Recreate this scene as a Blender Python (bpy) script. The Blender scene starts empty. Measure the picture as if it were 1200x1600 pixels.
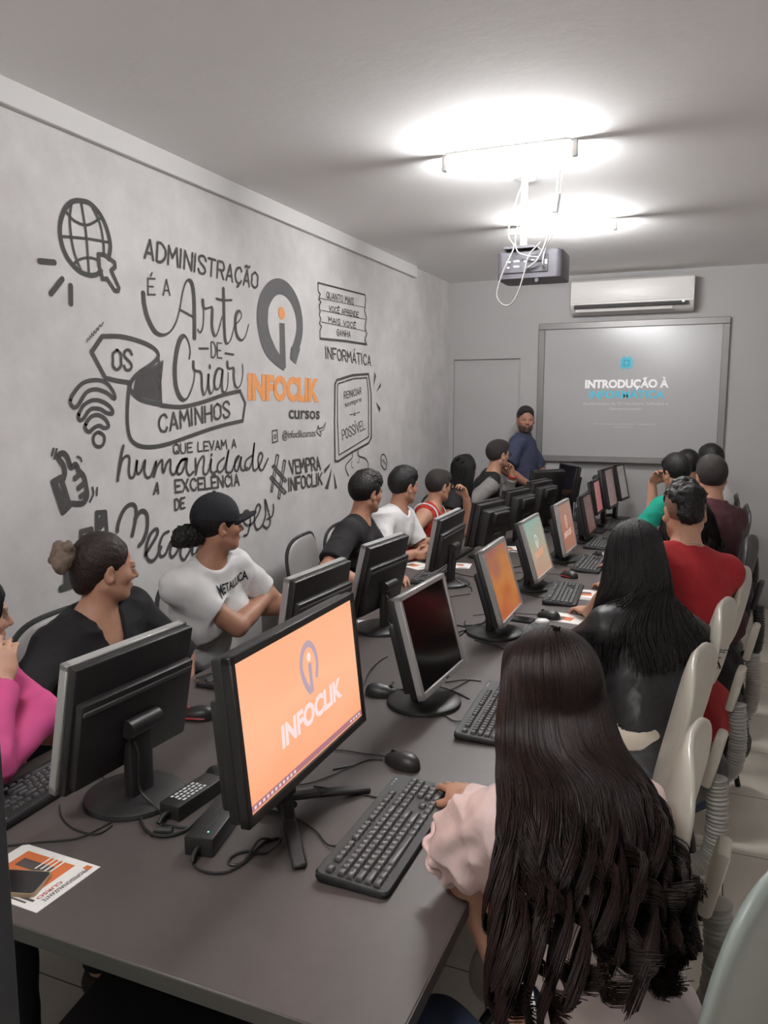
import bpy, bmesh, math, random
import numpy as np
from mathutils import Vector, Matrix
from mathutils.bvhtree import BVHTree
from mathutils.geometry import tessellate_polygon

# ------------------------------------------------------------------ camera, world, light, exposure
SC = bpy.context.scene
COL = SC.collection
FPX, HZ, VPX, EYE = 1230.0, 632.0, 1120.0, 1.68
TH = math.atan((800 - HZ) / FPX)
PS = math.atan((VPX - 600) / FPX * math.cos(TH))
cF = np.array([-math.sin(PS) * math.cos(TH), math.cos(PS) * math.cos(TH), -math.sin(TH)])
cR = np.array([math.cos(PS), math.sin(PS), 0.0])
cU = np.cross(cR, cF)
cam = bpy.data.cameras.new('camera')
cam.sensor_width = 36.0
cam.lens = FPX / 1600 * 36.0
cam.clip_start = 0.02
camo = bpy.data.objects.new('camera', cam)
COL.objects.link(camo)
camo.matrix_world = Matrix(((cR[0], cU[0], -cF[0], 0), (cR[1], cU[1], -cF[1], 0), (cR[2], cU[2], -cF[2], EYE), (0, 0, 0, 1)))
SC.camera = camo
SC.view_settings.view_transform = 'Standard'
SC.view_settings.look = 'None'
SC.view_settings.gamma = 1.0
SC.view_settings.exposure = 0.0
SC.view_settings.use_curve_mapping = False
TUBE_POWER = 400.0          # emission of the two ceiling tubes in view
REAR_POWER = 420.0          # emission of the tube over the doorway behind the photographer
W = bpy.data.worlds.new('world'); SC.world = W; W.use_nodes = True
W.node_tree.nodes['Background'].inputs[0].default_value = (0.55, 0.55, 0.58, 1)
W.node_tree.nodes['Background'].inputs[1].default_value = 0.3

# room
WX, BY, HC, RX, FY = -2.316, 7.1, 2.784, 1.2, -1.7
TZ = 0.75                                              # table top height
TX0, TX1, TY0, TY1 = -1.62, -0.385, 0.95, 6.62

def ray(u, v):
    return cF + cR * (u - 600) / FPX + cU * (800 - v) / FPX
def at_z(u, v, z):
    d = ray(u, v); t = (z - EYE) / d[2]; return d * t + np.array([0, 0, EYE])
def at_x(u, v, x):
    d = ray(u, v); return d * (x / d[0]) + np.array([0, 0, EYE])
def at_y(u, v, y):
    d = ray(u, v); return d * (y / d[1]) + np.array([0, 0, EYE])

# ------------------------------------------------------------------ materials
def C(r, g, b):
    f = lambda c: (c / 255 / 12.92) if c / 255 <= 0.04045 else ((c / 255 + 0.055) / 1.055) ** 2.4
    return (f(r), f(g), f(b), 1.0)
MATS = {}
def mat(name, col, rough=0.5, metal=0.0, emit=None, estr=0.0, bump=0.0, bscale=60.0, vary=0.0, vscale=6.0, spec=0.5,
        trans=0.0, coat=0.0, sss=0.0, attr=None, stretch=None):
    if name in MATS: return MATS[name]
    m = bpy.data.materials.new(name); m.use_nodes = True
    nt = m.node_tree; b = nt.nodes['Principled BSDF']
    b.inputs['Base Color'].default_value = col
    b.inputs['Roughness'].default_value = rough
    b.inputs['Metallic'].default_value = metal
    b.inputs['Specular IOR Level'].default_value = spec
    if trans: b.inputs['Transmission Weight'].default_value = trans
    if coat: b.inputs['Coat Weight'].default_value = coat
    if sss:
        b.inputs['Subsurface Weight'].default_value = sss
        b.inputs['Subsurface Radius'].default_value = (0.012, 0.005, 0.003)
        b.inputs['Subsurface Scale'].default_value = 1.0
    if emit:
        b.inputs['Emission Color'].default_value = emit
        b.inputs['Emission Strength'].default_value = estr
    tc = nt.nodes.new('ShaderNodeTexCoord')
    src = tc.outputs['Object']
    if stretch:
        mp = nt.nodes.new('ShaderNodeMapping'); mp.inputs['Scale'].default_value = stretch
        nt.links.new(src, mp.inputs['Vector']); src = mp.outputs['Vector']
    colsock = None
    if attr:
        a = nt.nodes.new('ShaderNodeAttribute'); a.attribute_name = attr
        colsock = a.outputs['Color']
        nt.links.new(colsock, b.inputs['Base Color'])
    if vary:
        n = nt.nodes.new('ShaderNodeTexNoise'); n.inputs['Scale'].default_value = vscale; n.inputs['Detail'].default_value = 6
        nt.links.new(src, n.inputs['Vector'])
        mr = nt.nodes.new('ShaderNodeMapRange')
        mr.inputs['From Min'].default_value = 0.3; mr.inputs['From Max'].default_value = 0.7
        mr.inputs['To Min'].default_value = 1 - vary; mr.inputs['To Max'].default_value = 1 + vary
        nt.links.new(n.outputs['Fac'], mr.inputs['Value'])
        mx = nt.nodes.new('ShaderNodeVectorMath'); mx.operation = 'SCALE'
        if colsock: nt.links.new(colsock, mx.inputs[0])
        else: mx.inputs[0].default_value = col[:3]
        nt.links.new(mr.outputs[0], mx.inputs['Scale'])
        nt.links.new(mx.outputs[0], b.inputs['Base Color'])
    if bump:
        n2 = nt.nodes.new('ShaderNodeTexNoise'); n2.inputs['Scale'].default_value = bscale; n2.inputs['Detail'].default_value = 4
        nt.links.new(src, n2.inputs['Vector'])
        bp = nt.nodes.new('ShaderNodeBump'); bp.inputs['Strength'].default_value = bump; bp.inputs['Distance'].default_value = 0.01
        nt.links.new(n2.outputs['Fac'], bp.inputs['Height'])
        nt.links.new(bp.outputs[0], b.inputs['Normal'])
    MATS[name] = m
    return m

# ------------------------------------------------------------------ mesh helpers
def link(o, parent=None):
    COL.objects.link(o)
    if parent is not None: o.parent = parent
    return o
def mesh_obj(name, v, f, m, parent=None, smooth=True, angle=0.7, loc=None):
    me = bpy.data.meshes.new(name)
    me.from_pydata([tuple(map(float, p)) for p in v], [], [tuple(map(int, q)) for q in f])
    me.update()
    if smooth:
        me.shade_smooth()
        if angle: me.set_sharp_from_angle(angle=angle)
    if m: me.materials.append(m)
    o = bpy.data.objects.new(name, me)
    if loc is not None: o.location = loc
    return link(o, parent)
def tag(o, label=None, cat=None, group=None, kind=None):
    if label: o['label'] = label
    if cat: o['category'] = cat
    if group: o['group'] = group
    if kind: o['kind'] = kind
    return o
def thing(name, label, cat, loc=(0, 0, 0), rz=0.0, group=None):
    o = bpy.data.objects.new(name, None)
    o.empty_display_size = 0.05
    o.location = loc; o.rotation_euler = (0, 0, rz)
    link(o)
    return tag(o, label, cat, group)
def catmull(pts, n=8, closed=False):
    P = np.array(pts, float); N = len(P); out = []
    if N < 3: return P
    rng = range(N if closed else N - 1)
    for i in rng:
        if closed: p0, p1, p2, p3 = P[(i - 1) % N], P[i], P[(i + 1) % N], P[(i + 2) % N]
        else: p0, p1, p2, p3 = P[max(i - 1, 0)], P[i], P[i + 1], P[min(i + 2, N - 1)]
        for k in range(n):
            t = k / n
            out.append(0.5 * ((2 * p1) + (p2 - p0) * t + (2 * p0 - 5 * p1 + 4 * p2 - p3) * t * t + (3 * p1 - p0 - 3 * p2 + p3) * t ** 3))
    if not closed: out.append(P[-1])
    return np.array(out)
class MB:
    def __init__(s): s.v = []; s.f = []
    def add(s, v, f):
        o = len(s.v); s.v += [tuple(p) for p in v]; s.f += [tuple(i + o for i in q) for q in f]; return s
    def box(s, c, size, bevel=0.0, seg=2, rot=None):
        bm = bmesh.new(); bmesh.ops.create_cube(bm, size=1.0)
        bmesh.ops.scale(bm, vec=size, verts=bm.verts)
        if bevel > 0:
            bmesh.ops.bevel(bm, geom=bm.edges[:], offset=bevel, segments=seg, affect='EDGES', profile=0.5)
        M = Matrix.Translation(c) @ (rot.to_4x4() if rot is not None else Matrix())
        bm.verts.index_update()
        s.add([M @ q.co for q in bm.verts], [[q.index for q in fc.verts] for fc in bm.faces]); bm.free(); return s
    def tube(s, pts, r, seg=8, closed=False, caps=True):
        P = np.array(pts, float); N = len(P)
        R = np.full(N, r) if np.isscalar(r) else np.array(r, float)
        T = np.gradient(P, axis=0)
        if closed: T = np.roll(P, -1, 0) - np.roll(P, 1, 0)
        T /= np.linalg.norm(T, axis=1)[:, None] + 1e-12
        a = np.array([0, 0, 1.0]) if abs(T[0][2]) < 0.9 else np.array([1.0, 0, 0])
        u = np.cross(T[0], a); u /= np.linalg.norm(u)
        v = []
        for i in range(N):
            u = u - T[i] * (u @ T[i]); u /= np.linalg.norm(u) + 1e-12
            w = np.cross(T[i], u)
            for k in range(seg):
                an = 2 * math.pi * k / seg
                v.append(P[i] + R[i] * (math.cos(an) * u + math.sin(an) * w))
        f = []
        for i in range(N if closed else N - 1):
            j = (i + 1) % N
            for k in range(seg):
                l = (k + 1) % seg
                f.append((i * seg + k, i * seg + l, j * seg + l, j * seg + k))
        if caps and not closed:
            f.append(tuple(range(seg))[::-1]); f.append(tuple((N - 1) * seg + k for k in range(seg)))
        return s.add(v, f)
    def lathe(s, prof, c=(0, 0, 0), seg=32, sx=1.0, sy=1.0):
        v = []; f = []; n = len(prof)
        for r, z in prof:
            for k in range(seg):
                a = 2 * math.pi * k / seg
                v.append((c[0] + r * sx * math.cos(a), c[1] + r * sy * math.sin(a), c[2] + z))
        for i in range(n - 1):
            for k in range(seg):
                l = (k + 1) % seg
                f.append((i * seg + k, i * seg + l, (i + 1) * seg + l, (i + 1) * seg + k))
        f.append(tuple(range(seg))[::-1]); f.append(tuple((n - 1) * seg + k for k in range(seg)))
        return s.add(v, f)
    def prism(s, poly, z0, z1, M=None):
        n = len(poly)
        v = [Vector((p[0], p[1], z0)) for p in poly] + [Vector((p[0], p[1], z1)) for p in poly]
        if M is not None: v = [M @ q for q in v]
        f = [tuple(range(n))[::-1], tuple(range(n, 2 * n))] + [(i, (i + 1) % n, n + (i + 1) % n, n + i) for i in range(n)]
        return s.add(v, f)
    def surf(s, fn, nu, nv, closed_u=False):
        v = [fn(i / (nu if closed_u else nu - 1), j / (nv - 1)) for j in range(nv) for i in range(nu)]
        f = []
        for j in range(nv - 1):
            for i in range(nu if closed_u else nu - 1):
                k = (i + 1) % nu
                f.append((j * nu + i, j * nu + k, (j + 1) * nu + k, (j + 1) * nu + i))
        return s.add(v, f)
    def build(s, name, m, parent=None, smooth=True, angle=0.7, loc=None):
        return mesh_obj(name, s.v, s.f, m, parent, smooth, angle, loc)
def rounded(w, h, r, n=5):
    """rounded rectangle outline, counter-clockwise"""
    out = []
    for cx, cy, a0 in ((w / 2 - r, h / 2 - r, 0), (-w / 2 + r, h / 2 - r, 90), (-w / 2 + r, -h / 2 + r, 180), (w / 2 - r, -h / 2 + r, 270)):
        for k in range(n + 1):
            a = math.radians(a0 + 90 * k / n); out.append((cx + r * math.cos(a), cy + r * math.sin(a)))
    return out
FONT_CACHE = {}
def glyphs(text, bold=0.0):
    """flat letter triangles of a line of text: unit size, baseline at zero"""
    key = (text, bold)
    if key in FONT_CACHE: return FONT_CACHE[key]
    cu = bpy.data.curves.new('t', 'FONT'); cu.body = text; cu.size = 1.0; cu.offset = bold; cu.resolution_u = 3; cu.fill_mode = 'FRONT'
    o = bpy.data.objects.new('t', cu); COL.objects.link(o)
    dg = bpy.context.evaluated_depsgraph_get()
    me = bpy.data.meshes.new_from_object(o.evaluated_get(dg))
    v = np.array([p.co[:2] for p in me.vertices]) if len(me.vertices) else np.zeros((0, 2))
    f = [tuple(p.vertices) for p in me.polygons]
    bpy.data.objects.remove(o); bpy.data.meshes.remove(me); bpy.data.curves.remove(cu)
    FONT_CACHE[key] = (v, f)
    return v, f
def text_fit(text, p0, p1, height, up, bold=0.0, shear=0.0):
    """letters laid from p0 to p1 (3-D) with cap height along up"""
    v, f = glyphs(text, bold)
    p0 = np.array(p0, float); p1 = np.array(p1, float); up = np.array(up, float)
    x0, x1 = v[:, 0].min(), v[:, 0].max()
    cap = 0.729
    return [p0 + (p1 - p0) * ((a - x0) / (x1 - x0)) + up * (b / cap * height) + (p1 - p0) / np.linalg.norm(p1 - p0) * shear * b * height for a, b in v], f
# ------------------------------------------------------------------ room shell
def wall_material(name, col, vary, vscale, rough=0.85, second=None):
    m = mat(name, C(*col), rough, vary=vary, vscale=vscale, bump=0.08, bscale=25)
    if second:
        nt = m.node_tree; b = nt.nodes['Principled BSDF']
        n = nt.nodes.new('ShaderNodeTexNoise'); n.inputs['Scale'].default_value = 0.9; n.inputs['Detail'].default_value = 9; n.inputs['Roughness'].default_value = 0.68
        tc = nt.nodes.new('ShaderNodeTexCoord'); nt.links.new(tc.outputs['Object'], n.inputs['Vector'])
        r = nt.nodes.new('ShaderNodeValToRGB'); r.color_ramp.elements[0].position = 0.38; r.color_ramp.elements[1].position = 0.66
        r.color_ramp.elements[0].color = C(*second); r.color_ramp.elements[1].color = C(*col)
        nt.links.new(n.outputs['Fac'], r.inputs[0])
        n3 = nt.nodes.new('ShaderNodeTexNoise'); n3.inputs['Scale'].default_value = 7; n3.inputs['Detail'].default_value = 8
        nt.links.new(tc.outputs['Object'], n3.inputs['Vector'])
        mr = nt.nodes.new('ShaderNodeMapRange'); mr.inputs['From Min'].default_value = 0.3; mr.inputs['From Max'].default_value = 0.7
        mr.inputs['To Min'].default_value = 0.93; mr.inputs['To Max'].default_value = 1.05
        nt.links.new(n3.outputs['Fac'], mr.inputs['Value'])
        mx = nt.nodes.new('ShaderNodeVectorMath'); mx.operation = 'SCALE'
        nt.links.new(r.outputs[0], mx.inputs[0]); nt.links.new(mr.outputs[0], mx.inputs['Scale'])
        nt.links.new(mx.outputs[0], b.inputs['Base Color'])
    return m
M_MURAL = wall_material('burnished cement', (212, 209, 208), 0.05, 3, 0.8, (190, 187, 186))
M_BACK = wall_material('grey paint', (170, 168, 167), 0.02, 3)
M_SIDE = wall_material('side paint', (204, 200, 198), 0.02, 3)
M_CEIL = wall_material('ceiling paint', (246, 245, 244), 0.015, 2)
def slab(name, lo, hi, m, kind='structure', label=None):
    b = MB().box([(a + c) / 2 for a, c in zip(lo, hi)], [c - a for a, c in zip(lo, hi)])
    return tag(b.build(name, m, smooth=False), label, kind=kind)
def tile_material():
    m = mat('floor tile', C(178, 170, 158), 0.28, spec=0.45)
    nt = m.node_tree; b = nt.nodes['Principled BSDF']
    geo = nt.nodes.new('ShaderNodeNewGeometry'); sep = nt.nodes.new('ShaderNodeSeparateXYZ')
    nt.links.new(geo.outputs['Position'], sep.inputs[0])
    def edge(out, off):
        a = nt.nodes.new('ShaderNodeMath'); a.operation = 'ADD'; a.inputs[1].default_value = off; nt.links.new(out, a.inputs[0])
        d = nt.nodes.new('ShaderNodeMath'); d.operation = 'DIVIDE'; d.inputs[1].default_value = 0.497; nt.links.new(a.outputs[0], d.inputs[0])
        p = nt.nodes.new('ShaderNodeMath'); p.operation = 'PINGPONG'; p.inputs[1].default_value = 0.5; nt.links.new(d.outputs[0], p.inputs[0])
        l = nt.nodes.new('ShaderNodeMath'); l.operation = 'LESS_THAN'; l.inputs[1].default_value = 0.0045; nt.links.new(p.outputs[0], l.inputs[0])
        return l
    ex = edge(sep.outputs[0], -0.107 + 4.97); ey = edge(sep.outputs[1], -3.07 + 4.97)
    mx = nt.nodes.new('ShaderNodeMath'); mx.operation = 'MAXIMUM'
    nt.links.new(ex.outputs[0], mx.inputs[0]); nt.links.new(ey.outputs[0], mx.inputs[1])
    n = nt.nodes.new('ShaderNodeTexNoise'); n.inputs['Scale'].default_value = 5; n.inputs['Detail'].default_value = 7
    nt.links.new(geo.outputs['Position'], n.inputs['Vector'])
    r = nt.nodes.new('ShaderNodeValToRGB'); r.color_ramp.elements[0].color = C(212, 204, 190); r.color_ramp.elements[1].color = C(228, 220, 206)
    r.color_ramp.elements[0].position = 0.3; r.color_ramp.elements[1].position = 0.7
    nt.links.new(n.outputs['Fac'], r.inputs[0])
    mix = nt.nodes.new('ShaderNodeMix'); mix.data_type = 'RGBA'
    nt.links.new(mx.outputs[0], mix.inputs[0]); nt.links.new(r.outputs[0], mix.inputs[6]); mix.inputs[7].default_value = C(95, 88, 80)
    nt.links.new(mix.outputs[2], b.inputs['Base Color'])
    return m
slab('floor', (WX - .1, FY - .1, -.1), (RX + .1, BY + .1, 0), tile_material())
slab('ceiling', (WX - .1, FY - .1, HC), (RX + .1, BY + .1, HC + .1), M_CEIL)
wall_l = slab('wall_left', (WX - .1, FY, 0), (WX, BY, HC), M_MURAL)
slab('wall_right', (RX, FY, 0), (RX + .1, BY, HC), M_SIDE)
slab('wall_front', (WX, FY - .1, 0), (RX, FY, HC), M_SIDE)
# back wall with a flush painted door recess at its left end
dl = at_y(709, 563, BY)[0]; dr = at_y(813, 561, BY)[0]; dt = at_y(760, 561, BY)[2]
b = MB()
b.box(((WX + dl) / 2, BY + .05, HC / 2), (dl - WX, .1, HC))
b.box(((dr + RX) / 2, BY + .05, HC / 2), (RX - dr, .1, HC))
b.box(((dl + dr) / 2, BY + .05, (dt + HC) / 2), (dr - dl, .1, HC - dt))
tag(b.build('wall_back', M_BACK, smooth=False), kind='structure')
b = MB().box(((dl + dr) / 2, BY + .06, dt / 2), (dr - dl, .06, dt))
tag(b.build('door_1', M_BACK, smooth=False), 'grey painted door flush in the back wall left of the whiteboard', kind='structure')
# plaster strip under the ceiling on the mural wall, ending short of the back wall
ye = at_x(652, 430, WX + .03)[1]
b = MB().box((WX + .015, (FY + ye) / 2, HC - .045), (.03, ye - FY, .09), 0.003, 1)
tag(b.build('trim_1', mat('white trim', C(208, 206, 205), .7), smooth=False), kind='structure')

# ------------------------------------------------------------------ hand-painted mural (paint on wall_left)
M_INK = mat('mural ink', C(70, 67, 67), 0.8, vary=0.06, vscale=30)
M_INK2 = mat('mural logo grey', C(92, 90, 91), 0.8, vary=0.04, vscale=30)
M_ORANGE = mat('mural orange', C(222, 150, 92), 0.8, vary=0.05, vscale=30)
WOFF = WX + 0.0025
def wpt(u, v):
    p = at_x(u, v, WOFF); return np.array([p[1], p[2]])
T1 = (50, 280, 1 / 3); T2 = (380, 400, .225); T3 = (60, 660, .325); T4 = (215, 420, .15); T5 = (170, 670, .26 / 1.2); T6 = (60, 680, 1 / 6)
T7 = (180, 760, .26 / 1.2); T8 = (410, 640, 1 / 6); T0 = (0, 0, 1)
def tr(T, pts):
    return [wpt(T[0] + p[0] * T[2], T[1] + p[1] * T[2]) for p in pts]
class Paint:
    def __init__(s): s.v = []; s.f = []; s.d = []; s.n = 0
    def tri(s, v, f):
        o = len(s.v); s.n += 1; s.d += [s.n * 3e-5] * len(v); s.v += [tuple(p) for p in v]; s.f += [tuple(i + o for i in q) for q in f]
    def ribbon(s, P, w, brush=None, closed=False, cap=True):
        P = np.array(P, float)
        keep = [0] + [i for i in range(1, len(P)) if np.linalg.norm(P[i] - P[i - 1]) > 1e-5]
        P = P[keep]; N = len(P)
        if N < 2: return
        if closed: P = np.vstack([P, P[:2]]); N = len(P)
        T = np.gradient(P, axis=0); T /= np.linalg.norm(T, axis=1)[:, None] + 1e-12
        Wd = np.full(N, w, float)
        if brush:                                   # broad on strokes pulled down, fine on strokes pushed up
            k = np.clip(-T[:, 1] * 0.8 + 0.45, 0, 1)
            k = np.convolve(np.pad(k, 2, 'edge'), np.ones(5) / 5, 'valid')
            Wd = w * (brush + (1 - brush) * k)
        n = np.stack([-T[:, 1], T[:, 0]], 1)
        L = P + n * Wd[:, None] / 2; R = P - n * Wd[:, None] / 2
        v = []
        for i in range(N): v += [L[i], R[i]]
        f = [(2 * i, 2 * i + 1, 2 * i + 3, 2 * i + 2) for i in range(N - 1)]
        if cap and not closed:
            for i, sg in ((0, -1), (N - 1, 1)):
                a0 = len(v)
                base = math.atan2(T[i][1] * sg, T[i][0] * sg)
                for k in range(9):
                    a = base - math.pi / 2 + math.pi * k / 8
                    v.append(P[i] + Wd[i] / 2 * np.array([math.cos(a), math.sin(a)]))
                f.append(tuple(range(a0, a0 + 9)))
        s.tri(v, f)
    def line(s, T, pts, w, smooth=True, brush=None, closed=False, n=6):
        P = tr(T, pts)
        if smooth: P = catmull(P, n, closed); s.ribbon(P, w, brush, closed); return
        Q = list(P) + ([P[0]] if closed else [])
        for a, b in zip(Q, Q[1:]): s.ribbon([a, b], w)
    def poly(s, T, pts, smooth=False):
        P = tr(T, pts)
        if smooth: P = catmull(P, 5, True)
        tri = tessellate_polygon([[Vector((p[0], p[1], 0)) for p in P]])
        s.tri(P, tri)
    def font(s, T, text, a, b, top, bold=0.0):
        p0, p1, pt = tr(T, [a, b, top])
        v, f = glyphs(text, bold)
        x0, x1 = v[:, 0].min(), v[:, 0].max()
        s.tri([p0 + (p1 - p0) * (x - x0) / (x1 - x0) + (pt - p0) * y / .729 for x, y in v], f)
    def caps(s, T, text, a, b, top, w, gap=1.6):
        p0, p1, pt = tr(T, [a, b, top])
        adv = []; x = 0.0
        for ch in text:
            wd = 2.2 if ch == ' ' else (GL[ch][0] if ch in GL else 4)
            adv.append(x); x += wd + gap
        tot = x - gap
        for ch, x in zip(text, adv):
            if ch == ' ': continue
            for sm, st in GL[ch][1]:
                P = [p0 + (p1 - p0) * (x + px) / tot + (pt - p0) * py / 10 for px, py in st]
                if sm: s.ribbon(catmull(P, 5), w); continue
                for q, r in zip(P, P[1:]): s.ribbon([q, r], w)
    def build(s, name, m, depth=0.0):
        k = min(1.0, .0012 / max(s.d)); v = [(WOFF + d * k, p[0], p[1]) for p, d in zip(s.v, s.d)]
        # face every polygon into the room
        out = []
        for q in s.f:
            a = 0.0
            for i in range(len(q)):
                p, r = s.v[q[i]], s.v[q[(i + 1) % len(q)]]; a += p[0] * r[1] - r[0] * p[1]
            out.append(q if a > 0 else tuple(reversed(q)))
        return mesh_obj(name, v, out, m, wall_l, smooth=False)
def G(w, spec, *extra):
    st = []
    for part in spec.split():
        sm = part[0] == '~'; part = part.lstrip('~')
        st.append((sm, [(int(part[i], 16), int(part[i + 1], 16)) for i in range(0, len(part), 2)]))
    return (w, st + [(False, e) for e in extra])
GL = dict(A=G(4, '002a40 1333'), C=G(4, '~483a1905113042'), D=G(4, '000a ~0a2a47432000'), E=G(3.4, '4a0a0040 0535'), F=G(3.4, '4a0a00 0535'),
          G=G(4, '~483a1905113043 254542'), H=G(4, '000a 404a 0545'), I=G(.5, '000a'), K=G(4, '000a 4a04 1640'), L=G(3.6, '0a0040'),
          M=G(4.6, '000a244a50'), N=G(4, '000a404a'), O=G(4, '~2a080502204245482a'), P=G(3.8, '000a ~0a3a473505'), Q=G(4, '~2a080502204245482a 2340'),
          R=G(4, '000a ~0a3a473505 2540'), S=G(3.8, '~483a1a08163442301002'), T=G(4, '0a4a 2a20'), U=G(4, '~0a031030434a'), V=G(4, '0a204a'),
          X=G(4, '004a 0a40'), Z=G(4, '0a4a0040'))
GL['Ç'] = (4, GL['C'][1] + [(False, [(2.2, 0), (2.6, -1.4), (1.6, -2.4)])])
GL['Ã'] = (4, GL['A'][1] + [(True, [(.6, 11.6), (1.5, 12.6), (2.6, 11.8), (3.6, 12.8)])])
GL['Á'] = (4, GL['A'][1] + [(False, [(2, 11.6), (2.9, 13.4)])])
GL['É'] = (3.4, GL['E'][1] + [(False, [(1.6, 11.6), (2.4, 13.6)])])
GL['Ê'] = (3.4, GL['E'][1] + [(False, [(.8, 11.4), (2, 13), (3.2, 11.4)])])
GL['Í'] = (.5, GL['I'][1] + [(False, [(.2, 11.6), (1.2, 13.6)])])

# globe with pointing arrow
p = Paint()
p.line(T1, [(215, 100), (270, 112), (320, 165), (352, 235), (368, 310), (360, 372)], .020)
p.line(T1, [(325, 430), (300, 448), (262, 448), (215, 425), (165, 365), (137, 290), (132, 215), (152, 145), (185, 108), (215, 100)], .020)
for q in ([(232, 112), (243, 180), (255, 262), (268, 440)], [(185, 120), (178, 200), (195, 330), (232, 430)], [(285, 135), (318, 205), (334, 285), (338, 345)],
          [(158, 150), (200, 195), (260, 215), (322, 182)], [(135, 268), (250, 278), (365, 297)], [(190, 405), (220, 378), (270, 368), (312, 380)]):
    p.line(T1, q, .011)
p.line(T1, [(312, 352), (340, 354), (388, 390), (390, 412), (372, 428), (408, 508), (404, 524), (388, 522), (352, 466), (332, 468), (316, 410)], .018, smooth=False, closed=True)
for q in ([(37, 384), (105, 390)], [(90, 536), (142, 468)], [(182, 500), (183, 584)]): p.line(T1, q, .022, False)
p.build('globe_drawing', M_INK)
# slogan
p = Paint()
p.caps(T1, 'ADMINISTRAÇÃO', (529, 368), (1056, 512), (534, 280), .013)
p.caps(T4, 'É A', (110, 268), (338, 275), (108, 100), .008)
p.line(T4, [(60, 258), (72, 380), (110, 520), (180, 650), (260, 690), (340, 655), (400, 560), (440, 420), (470, 250), (500, 150), (530, 118), (565, 150), (585, 260), (592, 440), (594, 718)], .026, brush=.32)
p.line(T4, [(440, 425), (580, 500)], .011, False)
p.line(T4, [(680, 330), (684, 385), (700, 415), (740, 408), (775, 405), (778, 480), (775, 580), (790, 670), (815, 698), (845, 640), (880, 500)], .021, brush=.35)
p.line(T4, [(688, 420), (688, 540), (675, 630), (650, 662), (628, 632)], .009)
p.line(T4, [(895, 210), (900, 400), (905, 620), (915, 745), (935, 778), (975, 730), (1010, 600), (1060, 540), (1085, 490), (1065, 440), (1030, 470), (1018, 570), (1035, 690), (1080, 745), (1125, 700), (1158, 580)], .022, brush=.32)
p.line(T4, [(825, 312), (900, 328), (980, 326)], .012)
p.line(T4, [(643, 830), (735, 830)], .011, False); p.line(T4, [(915, 880), (1000, 893)], .011, False)
p.caps(T4, 'DE', (770, 920), (872, 930), (766, 762), .008)
p.line(T4, [(540, 935), (548, 850), (525, 745), (485, 698), (440, 745), (405, 880), (388, 1050), (400, 1220), (440, 1330), (490, 1365), (540, 1310), (585, 1180), (598, 1060)], .028, brush=.3)
p.line(T4, [(582, 970), (585, 1035), (605, 1062), (655, 1075), (668, 1130), (672, 1240), (692, 1312), (715, 1270), (735, 1170), (740, 1090), (738, 1200), (750, 1280), (770, 1295), (800, 1240)], .018, brush=.4)
p.line(T4, [(752, 1010), (754, 1030)], .016, False)
p.line(T4, [(885, 1050), (840, 1040), (808, 1110), (800, 1210), (825, 1255), (858, 1220), (888, 1045), (878, 1180), (885, 1265), (910, 1285), (938, 1220), (945, 1080)], .018, brush=.4)
p.line(T4, [(935, 972), (940, 1020), (960, 1040), (1000, 1035), (1002, 1120), (1015, 1210), (1045, 1240), (1080, 1190), (1098, 1080), (1092, 995)], .019, brush=.35)
p.caps(T5, 'QUE LEVAM A', (470, 180), (918, 135), (468, 112), .0085)
p.line(T5, [(105, 125), (88, 200), (72, 300), (65, 372)], .015)
p.line(T5, [(72, 330), (95, 230), (130, 195), (150, 215), (145, 300), (155, 350), (185, 335), (205, 225), (200, 300), (215, 325), (240, 290), (262, 225), (258, 310), (278, 352), (310, 330), (342, 232), (325, 345)], .013)
p.line(T5, [(325, 345), (350, 270), (385, 225), (388, 300), (398, 310), (420, 245), (445, 225), (445, 300), (465, 330), (490, 300), (520, 230), (560, 218), (530, 225), (492, 280), (500, 325), (530, 310), (565, 212), (560, 290), (580, 335), (610, 310)], .013)
p.line(T5, [(625, 215), (628, 330)], .013)
p.line(T5, [(628, 330), (645, 250), (675, 200), (688, 215), (682, 300), (695, 330), (720, 300), (740, 215), (735, 290), (750, 318), (785, 300)], .013)
p.line(T5, [(742, 185), (741, 192)], .014, False)
p.line(T5, [(830, 210), (790, 250), (785, 300), (810, 310), (840, 260), (865, 150), (848, 260), (850, 310), (885, 310), (905, 260), (940, 195), (915, 220), (908, 285), (930, 298), (955, 200), (950, 270), (970, 300), (1000, 280)], .013)
p.line(T5, [(1030, 195), (990, 230), (985, 280), (1010, 290), (1035, 230), (1050, 100), (1038, 240), (1050, 300), (1085, 265), (1110, 200), (1095, 172), (1078, 215), (1085, 280), (1110, 295), (1148, 215)], .013)
p.caps(T5, 'A', (325, 470), (358, 465), (332, 392), .011)
p.caps(T5, 'EXCELÊNCIA', (482, 458), (940, 405), (476, 372), .011)
p.caps(T5, 'DE', (478, 585), (545, 570), (476, 510), .010)
p.line(T6, [(740, 900), (748, 830), (790, 720), (840, 660), (890, 650), (915, 690), (912, 780), (880, 940)], .019)
p.line(T6, [(905, 790), (945, 725), (990, 712), (1020, 760), (1018, 880), (985, 980), (945, 1035)], .021)
p.line(T6, [(1000, 1120), (1045, 1050), (1100, 960), (1120, 900), (1098, 880), (1050, 930), (1012, 1040), (1015, 1140), (1055, 1180), (1100, 1150), (1150, 1050)], .017)
p.line(T7, [(385, 325), (345, 350), (318, 430), (325, 500), (360, 490), (400, 400), (420, 380), (395, 470), (410, 510), (440, 480), (480, 400), (470, 490), (495, 530), (530, 480), (560, 420), (555, 480), (575, 490), (605, 430)], .015)
p.line(T7, [(930, 355), (955, 340), (975, 250), (960, 180), (925, 190), (930, 260), (970, 280), (1010, 240)], .014)
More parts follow.
